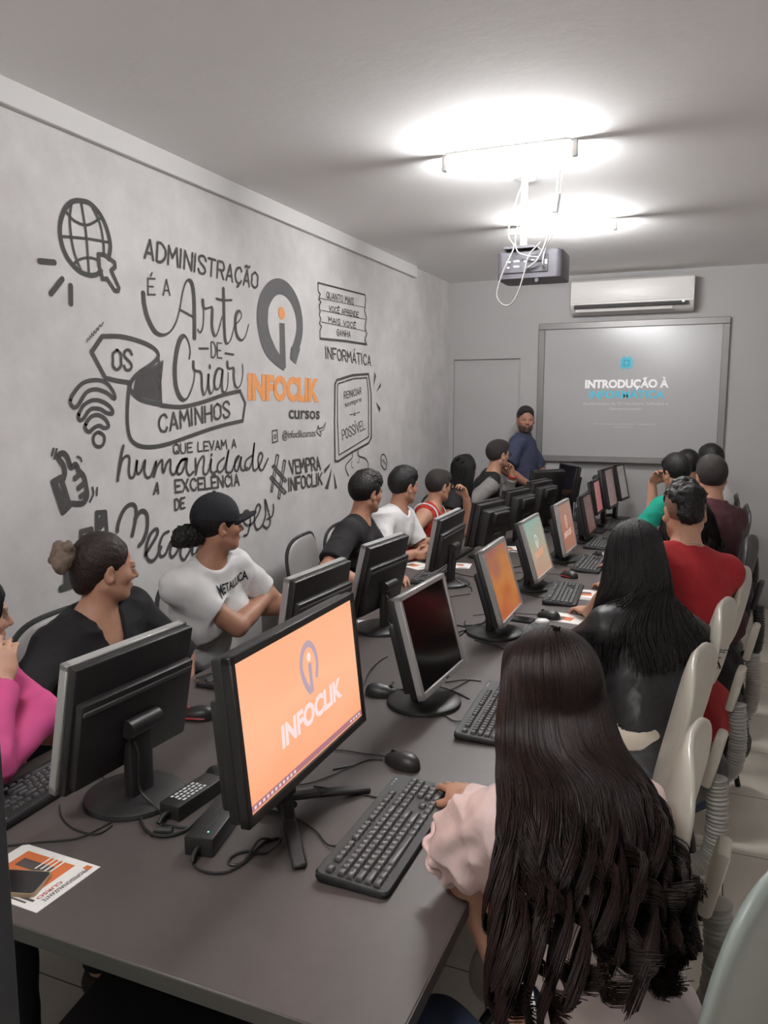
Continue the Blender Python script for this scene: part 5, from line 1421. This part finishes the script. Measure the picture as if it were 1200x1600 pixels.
def path7(th, rk, c):
    H = p7['H']; s_, c_ = math.sin(th), math.cos(th); k = 1 + .12 * rk
    return [H(.01 * s_, .02, .10), H(.072 * s_ * k, -.075 * c_, .075), H(.088 * s_ * k, -.100 * c_ - .012, .0), H(.094 * s_ * k, -.102 * c_ - .02, -.10), H(.098 * s_ * k, -.10 * c_ - .03, -.20), H(.10 * s_ * k, -.095 * c_ - .03, -.30)]
strands(p7, M_HAIRK, (-1.9, 1.9), 650, None, path7, .0026, 4, 'long_hair', 14, 3, parent=hb)
p8 = person('man with glasses in a black body warmer with grey sleeves, hand raised to his chin', (-1.60, 6.18, 1.405), (-1.90, 6.12), 0, 20, (56, 0, 0),
            dict(R=((-1.62, 5.92, TZH + .02), (-.3, -1, -.3), (.9, .3, 0), (0, 0, -1), .4), L=((-1.52, 6.36, 1.10), (.8, .6, -.9), (-.15, -.1, 1), (-.5, -.6, .1), .85)),
            M_BLK, sk_tan, 1.0, False, h=.0065, shirt_kind='jacket', sleeve=1.86, sleeve_mat=M_GREYS, neck='v', hair_up=.010)
hair_short(p8, M_BUZZ, .010, .004, .006, .002); glasses(p8)
E_, W_ = p8['A']['L'][1], p8['A']['L'][2]; d_ = unit(W_ - E_); u_ = unit(np.cross(d_, Z3)); v_ = np.cross(d_, u_)
MB().tube([W_ - d_ * .004 + (u_ * math.cos(a) + v_ * math.sin(a)) * .031 - p8['base'] for a in np.linspace(0, 6.283, 20, endpoint=False)], .007, 8, True).build('red_wristband', M_RED, p8['body'])
# ---- the speaker standing by the whiteboard
p9 = person('bearded man in a navy shirt standing beside the whiteboard facing the room', (-1.52, 6.80, 1.675), (-1.53, 6.80), 0, -4, (-66, -3, 0),
            dict(R=((-1.40, 6.56, 1.00), (-.6, -.8, -.5), (.7, .2, -.1), (0, 0, -1), .5), L=((-1.36, 6.86, .90), (.2, 1, -.2), (.3, -.1, -.9), (-.2, -.9, 0), .4)),
            M_NAVY, sk_dark, 1.0, False, h=.006, pz=.95, stand=True, beard=.85, sleeve=.78, neck='high', trousers=M_DARKT, hair_up=.012, hem=-.06, wide=.92)
hair_short(p9, M_BUZZ, .006, .002, .004, .002, cut=.022)
head_piece(p9, 'beard', [('+', E((0, .040, -.080), (.050, .052, .036)), .02), ('-', E((0, .085, -.034), (.060, .09, .052)), .006), ('-', E((0, .098, -.0615), (.020, .02, .010)), .003), ('&', PL((0, .012, 0), (0, -1, 0)), .004)], M_BEARD, amp=.0012, freq=(200, 200, 200))
# ---- the aisle bench, from the near end
q1 = person('woman with very long dark wavy hair and white blouse seen from behind in the foreground', (-.272, 1.43, 1.262), (.0, 1.09), 140, 146, (118, -22, 0),
            dict(L=((-.325, 1.36, .60), (-.8, .5, .4), (.15, .15, -1), (1, .3, 0), .35), R=((-.47, 1.62, TZH + .01), (.3, .9, -.6), (-.6, .75, 0), (0, 0, -1), .4)),
            M_WSAT, sk_tan, .94, True, h=.005, sleeve=.3, neck='crew', trousers=M_JEAN, hair_up=.014, wide=.93, shoulder_drop=.015)
def puffy(P, key, m):
    S0, el, wr = P['A'][key]; ax_ = unit(el - S0); L = np.linalg.norm(el - S0)
    ops = [('+', K(S0 - ax_ * .02, S0 + ax_ * L * .55, .074, .076), .03), ('+', K(S0 + ax_ * L * .5, S0 + ax_ * L * 1.02, .076, .058, True), .04)]
    V, F = net(ops, .005); N_ = vnormals(V, F)
    t = (V - S0) @ ax_ / L; u = unit(np.cross(ax_, Z3)); v = np.cross(ax_, u); an = np.arctan2((V - S0) @ v, (V - S0) @ u)
    V = V + N_ * (.007 * np.sin(an * 8 + 2.5 * t + 2.2 * vnoise(V * 11, 3)) * np.clip(t + .35, 0, 1) + .007 * (1 - 2 * np.abs(vnoise(V * np.array([13, 13, 20]), 6))))[:, None]
    s = fast_mesh('puffed_sleeve', V - P['base'], F, m, P['shirt'])
    ring = []
    for a in np.linspace(0, 6.283, 64, endpoint=False):
        ring.append(S0 + ax_ * (L * 1.03 + .004 * math.sin(a * 9)) + (u * math.cos(a) + v * math.sin(a)) * (.060 + .005 * math.sin(a * 9 + 1)) - P['base'])
    MB().tube(ring, .007, 6, True).build('ruffle', m, s, angle=None)
puffy(q1, 'L', M_PSAT); puffy(q1, 'R', M_PSAT)
hb = hair_short(q1, M_HAIRR, 0, .012, .014)
def path1(th, rk, c):
    H = q1['H']; s_, c_ = math.sin(th), math.cos(th); k = 1 + .16 * rk
    bk = np.array([.30, -.954, 0]); lt = np.array([.954, .30, 0]); A0 = q1['hc']
    y0 = -.085 + .10 * min(1, abs(th) / 1.75) + .06 * rk * abs(th)
    P_ = [H(.004 * np.sign(s_), y0, .13), H(.055 * s_ * k, -.075 * c_ + .5 * y0 * (1 - c_), .108), H(.088 * s_ * k, -.100 * c_ - .005, .02), H(.104 * s_ * k, -.112 * c_ - .02, -.09)]
    nb = -q1['ff']; lt = q1['sr'] * .8 + np.array([.19, .06, 0]); S_ = lambda t: q1['N'] + (q1['Pv'] - q1['N']) * t
    dp = math.sqrt(max(0, 1 - s_ * s_))
    for t, lw, sh in ((.08, .138, -.022), (.26, .150, -.055), (.43, .135, -.105), (.51 + .08 * c['k'], .128, -.13)):
        P_.append(S_(t) + lt * (lw * s_ * (1 + .1 * rk) * (.90 if s_ > 0 else 1.28) + sh) + nb * (.075 + .07 * dp + .02 * rk))
    return P_
strands(q1, M_HAIRR, (-1.85, 1.85), 6800, None, path1, .0013, 7, 'long_hair', 48, 3, 90, .036, hb, .005, .74, .64)
q2 = person('woman with long black hair in a black leather jacket at the aisle bench', (-.238, 2.75, 1.289), (-.12, 2.42), 145, 122, (112, -10, 0),
            dict(L=((-.50, 2.93, TZH + .02), (-.6, -.1, -.6), (-.1, 1, 0), (0, 0, -1), .4), R=((-.36, 3.00, .80), (.6, .8, -.4), (-.6, .5, 0), (0, 0, -1), .4)),
            M_LEA, sk_tan, .97, True, h=.0052, shirt_kind='jacket', sleeve=1.9, neck='crew', trousers=M_JEAN, hair_up=.012, wide=1.08, hem=.055, shoulder_drop=.035, nofs=(.05, -.02, -.015))
V, F = net([('+', E(q2['Pv'] + q2['su'] * .03, np.array([.187, .134, .13]), np.array([q2['r'], q2['ff'], q2['su']])), .03), ('&', PL(q2['Pv'] + q2['su'] * .13, q2['su']), .003), ('&', PL(q2['Pv'] + q2['su'] * .045, -q2['su']), .003)], .006)
fast_mesh('cream_undershirt', V - q2['base'], F, cloth_mat('cream cotton', (196, 184, 168)), q2['body'])
hb = hair_short(q2, M_HAIRK, 0, .014, .016)
def path2(th, rk, c):
    H = q2['H']; s_, c_ = math.sin(th), math.cos(th); k = 1 + .14 * rk; A0 = q2['hc']; bk = -q2['sf']; lt = q2['sr']
    return [H(.01 * s_, -.07 + .07 * min(1, abs(th)) + .04 * rk, .13), H(.062 * s_ * k, -.07 * c_, .105), H(.092 * s_ * k, -.105 * c_ - .008, .0), H(.108 * s_ * k, -.115 * c_ - .02, -.10), A0 + np.array([.105 * s_ * k - .01, -.07 - .09 * c_, -.20]), A0 + np.array([.112 * s_ * k, -.10 - .09 * c_, -.29]), A0 + np.array([.115 * s_ * k + .005, -.115 - .09 * c_, -.34])]
strands(q2, M_HAIRK, (-1.9, 1.9), 1300, None, path2, .0024, 9, 'long_hair', 20, 4, 30, .004, hb)
q3 = person('young man in a red t-shirt with a faded haircut seen from behind', (-.103, 3.25, 1.40), (-.07, 2.98), 160, 128, (108, -14, 0),
            dict(L=((-.47, 3.42, TZH), (-.5, -.8, -.4), (-.6, .8, 0), (0, 0, -1), .35), R=((-.38, 3.62, TZH + .01), (.4, .9, -.4), (-.8, .3, 0), (0, 0, -1), .35)),
            M_REDC, sk_tan, 1.0, False, h=.0055, sleeve=.75, neck='crew', hair_up=.022, wide=1.04, trousers=M_JEAN)
hb = hair_short(q3, mat('shaved sides', C(118, 88, 72), .8, bump=.3, bscale=700), .026, .0015, .002, .009, M_HAIRK, .01, (60, 45, 60))
head_piece(q3, 'back_hair', [('+', E((0, -.030, .055), (.074, .086, .060)), .02), ('+', E((0, -.078, -.008), (.052, .032, .062)), .03), ('-', E((0, .098, -.035), (.085, .06, .094)), .012), ('&', PL((0, -.06, -.062), (0, -.3, -.95)), .02)], M_HAIRK, amp=.007, freq=(55, 55, 60), parent=hb)
ring = [q3['N'] + q3['su'] * (.022 + .012 * math.cos(a + math.pi)) + (q3['sr'] * math.cos(a + 1.57) * .064 + q3['sf'] * math.sin(a + 1.57) * .070) + q3['sf'] * .004 - q3['base'] for a in np.linspace(0, 6.283, 40, endpoint=False)]
MB().tube(ring, .0018, 6, True).build('necklace', mat('silver chain', C(210, 205, 200), .25, metal=.8), q3['body'])
q3b = person('dark curly haired woman in black half hidden behind the red t-shirt man', (-.095, 3.72, 1.285), (-.02, 3.56), 165, 140, (110, -5, 0),
             dict(L=((-.46, 3.95, TZH), (-.4, -.8, -.4), (-.6, .8, 0), (0, 0, -1), .35), R=((-.42, 4.05, TZH), (.4, .9, -.4), (-.8, .3, 0), (0, 0, -1), .35)),
             M_BLK, sk_mid, .95, True, h=.0065, sleeve=.7, hair_up=.014)
hb = hair_short(q3b, M_HAIRK, 0, .016, .018)
def path3(th, rk, c):
    H = q3b['H']; s_, c_ = math.sin(th), math.cos(th); k = 1 + .2 * rk
    return [H(.01 * s_, .03, .108), H(.07 * s_ * k, -.07 * c_, .085), H(.105 * s_ * k, -.115 * c_ - .01, .0), H(.125 * s_ * k, -.13 * c_ - .02, -.12), H(.13 * s_ * k, -.135 * c_ - .04, -.26)]
strands(q3b, M_HAIRK, (-1.9, 1.9), 700, None, path3, .003, 12, 'curly_hair', 18, 3, 40, .016, hb)
q4 = person('man in a maroon shirt with close cropped hair in the black chair', (-.012, 4.55, 1.420), (.02, 4.40), 175, 150, (108, -6, 0),
            dict(L=((-.46, 4.50, TZH), (-.3, -.9, -.4), (-.8, .5, 0), (0, 0, -1), .35), R=((-.44, 4.75, TZH), (.2, .9, -.4), (-.8, .3, 0), (0, 0, -1), .35)),
            M_MAR, sk_mid, 1.04, False, h=.007, sleeve=.75, neck='high', hair_up=.012, wide=1.06)
hair_short(q4, M_BUZZ, .012, .006, .008, .002, M_HAIRK)
q5 = person('young man in a teal t-shirt resting his head on a raised hand', (-.225, 5.22, 1.385), (-.10, 5.06), 175, 145, (128, -12, 0),
            dict(L=((-.48, 5.15, TZH), (-.3, -.9, -.4), (-.4, .8, 0), (0, 0, -1), .35), R=((-.36, 5.36, 1.17), (-1.6, .1, -.5), (.35, -.25, .7), (.5, -.6, 0), .6)),
            M_TEAL, sk_tan, 1.03, False, h=.0065, sleeve=.6, neck='crew', hair_up=.016)
hair_short(q5, M_HAIRK, .016, .006, .008, .004); glasses(q5)
q6 = person('person with short black hair mostly hidden behind the man in teal', (-.175, 6.10, 1.365), (-.02, 6.26), 180, 160, (112, -5, 0),
            dict(L=((-.46, 6.20, TZH), (-.3, -.9, -.4), (-.8, .5, 0), (0, 0, -1), .35), R=((-.44, 6.42, TZH), (.2, .9, -.4), (-.8, .3, 0), (0, 0, -1), .35)),
            M_BLK, sk_mid, .98, False, h=.007, sleeve=.7, hair_up=.012)
hair_short(q6, M_HAIRK, .010, .006, .008, .003)
q7 = person('man in a white shirt sitting behind the maroon shirt at the far end', (-.022, 5.70, 1.425), (.05, 5.70), 175, 165, (112, -4, 0),
            dict(L=((-.46, 5.70, TZH), (-.3, -.9, -.4), (-.8, .5, 0), (0, 0, -1), .35), R=((-.42, 5.85, TZH), (.2, .9, -.4), (-.8, .3, 0), (0, 0, -1), .35)),
            M_WHT, sk_mid, 1.0, False, h=.007, sleeve=.75, hair_up=.012, wide=1.08)
hair_short(q7, M_HAIRK, .012, .008, .010, .003)
# black bag hanging from a chair in the aisle
th = thing('bag', 'black bag hanging low beside a beige chair in the aisle', 'bag', (.115, 3.62, 0), D(10))
V, F = net([('+', E((0, 0, .30), (.075, .13, .16)), .03), ('+', E((.02, .02, .22), (.08, .12, .10)), .04)], .008); N_ = vnormals(V, F)
V = V + N_ * (.012 * vnoise(V * 14, 3) + .006 * vnoise(V * 35, 8))[:, None]
fast_mesh('bag_body', V, F, mat('black nylon', C(26, 25, 26), .6, bump=.2, bscale=90), th)
MB().tube(catmull([(0, -.06, .44), (-.05, -.02, .62), (-.06, .02, .62), (0, .06, .44)], 8), .008, 8).build('strap', MATS['black nylon'], th)
# ------------------------------------------------------------------ wall and ceiling fittings
bp = lambda u, v: at_y(u, v, BY - .02)
x0 = (bp(835, 506)[0] + bp(845, 723)[0]) / 2; x1 = (bp(1141, 495)[0] + bp(1130, 725)[0]) / 2
z1 = (bp(835, 506)[2] + bp(1141, 495)[2]) / 2; z0 = (bp(845, 723)[2] + bp(1130, 725)[2]) / 2
M_FRAME = mat('whiteboard frame', C(128, 126, 125), .4, metal=.3)
M_BOARD = mat('whiteboard surface', C(168, 166, 166), .22, spec=.5)
th = thing('whiteboard', 'large grey framed whiteboard on the back wall carrying the projected slide', 'whiteboard', ((x0 + x1) / 2, BY, 0))
w, h, zc = x1 - x0, z1 - z0, (z0 + z1) / 2
fw = .055
b = MB()
for c, s in (((0, -.02, zc + h / 2 - fw / 2), (w, .04, fw)), ((0, -.02, zc - h / 2 + fw / 2), (w, .04, fw)), ((-w / 2 + fw / 2, -.02, zc), (fw, .04, h - 2 * fw)), ((w / 2 - fw / 2, -.02, zc), (fw, .04, h - 2 * fw))): b.box(c, s, .004, 1)
b.build('frame', M_FRAME, th)
MB().box((0, -.012, zc), (w - 2 * fw + .01, .024, h - 2 * fw + .01)).build('board', M_BOARD, th, smooth=False)
MB().box((.1, -.055, zc - h / 2 + .012), (w * .7, .05, .012), .003, 1).build('pen_tray', M_FRAME, th)
ox = (x0 + x1) / 2
S_W = mat('slide white', C(250, 250, 250), .6); S_C = mat('slide cyan', C(84, 196, 222), .6); S_F = mat('slide faint', C(208, 204, 202), .6); S_D = mat('slide dark cyan', C(30, 88, 110), .6)  # projected light put into plain surface colours; the projector casts none
bp2 = lambda u, v: at_y(u, v, BY - .0255)
def slide(name, text, a, b_, m, cap, bold):
    p, q = bp2(*a), bp2(*b_); zz = (p[2] + q[2]) / 2
    v, f = text_fit(text, (p[0] - ox, -.0255, zz), (q[0] - ox, -.0255, zz), cap, (0, 0, 1), bold)
    return mesh_obj(name, v, f, m, th, smooth=False)
slide('slide_title', 'INTRODUÇÃO À', (914, 606), (1045, 605), S_W, .068, .05)
sub_ = slide('slide_subtitle', 'INFORMÁTICA', (920, 623), (1038, 621), S_C, .064, .03)
for q_ in sub_.data.vertices: q_.co.y -= .0006
slide('slide_text', 'Fundamentos de TI: Hardware, Software e', (912, 633), (1044, 632), S_F, .024, .0)
slide('slide_text', 'Gerenciamento', (952, 641), (1002, 640), S_F, .024, .0)
slide('slide_footer', 'Prof. Fundamentos de Informática - Introdução à TI', (928, 664), (1024, 663), S_F, .013, .0)
slide('slide_footer', 'Gerenciamento', (960, 668), (988, 668), S_F, .013, .0)
c = bp2(979, 567); cx, cz, s = c[0] - ox, c[2], .052
b = MB().box((cx, -.0258, cz), (2 * s * .8, .002, 2 * s * .8), .0005, 1)
for k in (-.5, 0, .5):
    for dx, dz, sx, sz in ((k, 1, .18, .4), (k, -1, .18, .4), (1, k, .4, .18), (-1, k, .4, .18)): b.box((cx + dx * s * .95, -.0258, cz + dz * s * .95), (s * sx, .002, s * sz))
chip = b.build('slide_chip_icon', S_C, th, smooth=False)
b = MB()
for c_, sz in (((cx, -.0272, cz + s * .4), (s * .86, .0006, s * .07)), ((cx, -.0272, cz - s * .4), (s * .86, .0006, s * .07)), ((cx - s * .4, -.0272, cz), (s * .07, .0006, s * .86)), ((cx + s * .4, -.0272, cz), (s * .07, .0006, s * .86))): b.box(c_, sz)
b.build('chip_outline', S_D, chip, smooth=False)

# air conditioner
M_AC = mat('air conditioner plastic', C(216, 212, 208), .4)
ap = lambda u, v: at_y(u, v, BY - .18)
a0, a1 = ap(893, 440), ap(1086, 430); c0 = ap(893, 493)
aw, ah = a1[0] - a0[0], a0[2] - c0[2]; ax, az = (a0[0] + a1[0]) / 2, c0[2] + .01
th = thing('air_conditioner', 'white split air conditioner on the back wall above the whiteboard', 'air conditioner', (ax, BY, az))
prof = [(0, 0), (0, ah), (-.15, ah), (-.185, ah - .025), (-.195, ah * .5), (-.19, ah * .27), (-.15, .03), (-.09, 0)]
b = MB(); n = len(prof)
v = [(sx, p[0], p[1]) for sx in (-aw / 2, aw / 2) for p in prof]
f = [tuple(range(n)), tuple(range(n, 2 * n))[::-1]] + [(i, n + i, n + (i + 1) % n, (i + 1) % n) for i in range(n)]
b.add(v, f).build('housing', M_AC, th, angle=.6)
b = MB().box((0, -.194, ah * .62), (aw * .985, .008, ah * .62), .004, 2); b.build('front_panel', M_AC, th)
R = Matrix.Rotation(D(-32), 3, 'X')
MB().box((-.01, -.182, ah * .235), (aw * .92, .012, .056), .002, 1, R).build('air_outlet', mat('outlet dark', C(70, 68, 67), .6), th)
MB().box((-.06, -.170, ah * .10), (aw * .80, .008, .036), .003, 1, R).build('louvre', M_AC, th)
MB().box((aw * .42, -.184, ah * .22), (.085, .008, .045), .002, 1, R).build('display_window', mat('display dark', C(78, 77, 78), .3), th)
MB().box((aw * .42, -.190, ah * .24), (.018, .004, .016), .001, 1, R).build('indicator_light', glow('led white', C(240, 240, 240), 1.5), th)

# ceiling tube lamps
M_TUBE = mat('lit tube', (1, 1, 1, 1), .4, emit=C(250, 250, 250), estr=TUBE_POWER)
M_TUBE_R = mat('lit tube over doorway', (1, 1, 1, 1), .4, emit=C(250, 250, 250), estr=REAR_POWER)
M_FIT = mat('lamp fitting white', C(225, 223, 220), .4)
def tube_lamp(label, p, q, m, drop=.10):
    p = np.array(p); q = np.array(q); c = (p + q) / 2; d = q - p; L = np.linalg.norm(d); rz = math.atan2(d[1], d[0])
    th = thing('ceiling_lamp', label, 'lamp', (c[0], c[1], HC), rz, 'tube lamps under the ceiling')
    zt = c[2] - HC
    MB().tube([(-L / 2, 0, zt), (L / 2, 0, zt)], .016, 16).build('tube', m, th)
    for s in (-1, 1):
        MB().box((s * (L / 2 + .012), 0, zt / 2 - .008), (.026, .036, -zt + .016), .006, 2).build('lamp_holder', M_FIT, th)
    MB().box((0, 0, -.006), (L * 1.0, .07, .012), .003, 1).build('shield_rail', M_FIT, th)  # rail widened to shield the ceiling from the tube's upward light
    return th
ZT = HC - .055
p, q = at_z(700, 263, ZT), at_z(893, 239, ZT); q[1] = p[1] = (p[1] + q[1]) / 2
LY1 = p[1]
tube_lamp('bright ceiling tube lamp nearer the camera, above the projector mount', p, q, M_TUBE)
p, q = at_z(828, 369, ZT), at_z(956, 353, ZT); q[1] = p[1] = (p[1] + q[1]) / 2
tube_lamp('bright ceiling tube lamp behind the projector pole', p, q, M_TUBE)
tube_lamp('ceiling tube lamp over the doorway end of the room', (-1.05, .1, ZT), (-.45, .1, ZT), M_TUBE_R)

# projector on its ceiling pole
pt = at_z(816, 272, HC); PY = pt[1]
pj = lambda u, v: at_y(u, v, PY)
l, r_, tpz, btz = pj(776, 432)[0], pj(877, 430)[0], pj(826, 390)[2], pj(826, 434)[2]
cx = (l + r_) / 2; pw = r_ - l; ph = tpz - btz
M_PROJ = mat('projector grey', C(62, 60, 66), .4)
M_PROJD = mat('projector dark', C(50, 48, 54), .5)
th = thing('projector', 'dark grey projector hanging from a white ceiling pole', 'projector', (cx, PY, HC))
zc = (tpz + btz) / 2 - HC
b = MB(); pl = rounded(pw, .24, .03, 5); b.prism(pl, zc - ph / 2, zc + ph / 2 - .006, Matrix.Translation((0, .12, 0))); b.build('housing', M_PROJ, th)
MB().prism(rounded(pw - .03, .21, .02, 4), zc + ph / 2 - .006, zc + ph / 2, Matrix.Translation((0, .12, 0))).build('top_cover', M_PROJD, th)
b = MB().box((-.02, -.002, zc), (pw * .72, .006, ph * .62), .002, 1); b.build('connector_panel', M_PROJD, th)
b = MB()
for k, (kx, kz, kw) in enumerate(((-.10, .012, .022), (-.06, .014, .03), (-.015, .012, .018), (.02, .014, .018), (-.10, -.014, .012), (-.06, -.012, .028))): b.box((kx, -.006, zc + kz), (kw, .004, .009), .001, 1)
b.box((.085, -.006, zc + .004), (.012, .004, .022), .001, 1)
b.build('sockets', mat('socket light', C(190, 190, 200), .5), th)
MB().tube([(.07, .24, zc), (.07, .262, zc)], .03, 20).build('lens', M_GLOSSB, th)
MB().tube([(.04, .0, zc - ph / 2 - .012), (.04, .03, zc - ph / 2 - .012)], .010, 10).build('foot', M_PROJD, th)
hx = pt[0] - cx
pole = MB().tube([(hx, 0.06, 0), (hx, 0.06, zc + ph / 2 + .005)], .017, 12).build('pole', mat('pole white', C(205, 203, 200), .4), th)
MB().lathe([(.055, -.010), (.055, 0)], (hx, .06, 0), 24).build('ceiling_plate', MATS['pole white'], th)
MB().box((hx - .045, .06, zc + ph / 2 + .10), (.05, .02, .03), .004, 1).build('clamp', MATS['pole white'], th)
MB().box((hx, .06, zc + ph / 2 + .012), (.16, .16, .016), .003, 1).build('mount_plate', M_PROJD, th)
M_WCAB = mat('white cable', C(120, 118, 117), .5)
def hang(label, px, r, dy, name='cable'):
    P = [at_y(u, v, PY + d) for (u, v), d in zip(px, dy)]
    return tag(MB().tube(catmull(P, 8), r, 8).build(name, M_WCAB), label, 'cable', 'cables hanging round the projector')
hang('white cable looping below the projector from the ceiling pole', [(817, 285), (808, 310), (797, 345), (795, 370), (803, 385), (795, 405), (784, 430), (776, 460), (784, 475), (797, 476), (808, 460), (818, 430), (826, 400), (845, 378)], .0036, [.02] + [-.03] * 13)
hang('white cable dropping from the ceiling lamp to the projector socket', [(876, 250), (872, 280), (868, 315), (862, 345), (852, 380), (840, 405), (828, 416), (822, 420)], .0048, [0, -.02, -.02, -.03, -.03, -.03, -.02, -.01])
hang('second white cable beside the ceiling lead', [(879, 250), (877, 285), (872, 330), (866, 360), (853, 385), (848, 410), (850, 418)], .004, [0, .01, 0, -.02, -.02, -.03, -.01])
P0, P1 = at_y(871, 302, PY - .02), at_y(866, 332, PY - .025)
tag(MB().tube([P0, P1], .013, 12).build('cable_coupler', M_WCAB), 'white plug coupler on the cable beside the projector', 'plug')
hang('thin white cable from the pole clamp into the projector', [(816, 290), (815, 330), (806, 365), (808, 392), (826, 400), (845, 402)], .0034, [.04, .03, 0, -.03, -.03, -.02])

# door leaf standing open at the left edge of the photograph
q = at_z(33, 1600, 0.55)
dd = ray(20, 1440); dd = dd / dd[1]
yd = .62; xd = dd[0] * yd
th = thing('door_2', None, None, (xd, yd, 0)); th['kind'] = 'structure'; th['label'] = 'dark aluminium framed glass door leaf at the left edge'
M_ALU = mat('dark aluminium', C(72, 74, 78), .35, metal=.5)
MB().box((-.018, -.02, .68), (.036, .045, 1.36), .003, 1).build('stile', M_ALU, th)
for zz in (.03, 1.33): MB().box((-.40, -.02, zz), (.74, .04, .06), .003, 1).build('rail', M_ALU, th)
MB().box((-.78, -.02, .68), (.036, .045, 1.36), .003, 1).build('stile', M_ALU, th)
MB().box((-.40, -.02, .68), (.72, .006, 1.28)).build('glass_pane', mat('door glass', C(200, 215, 205), .05, trans=1.0), th, smooth=False)
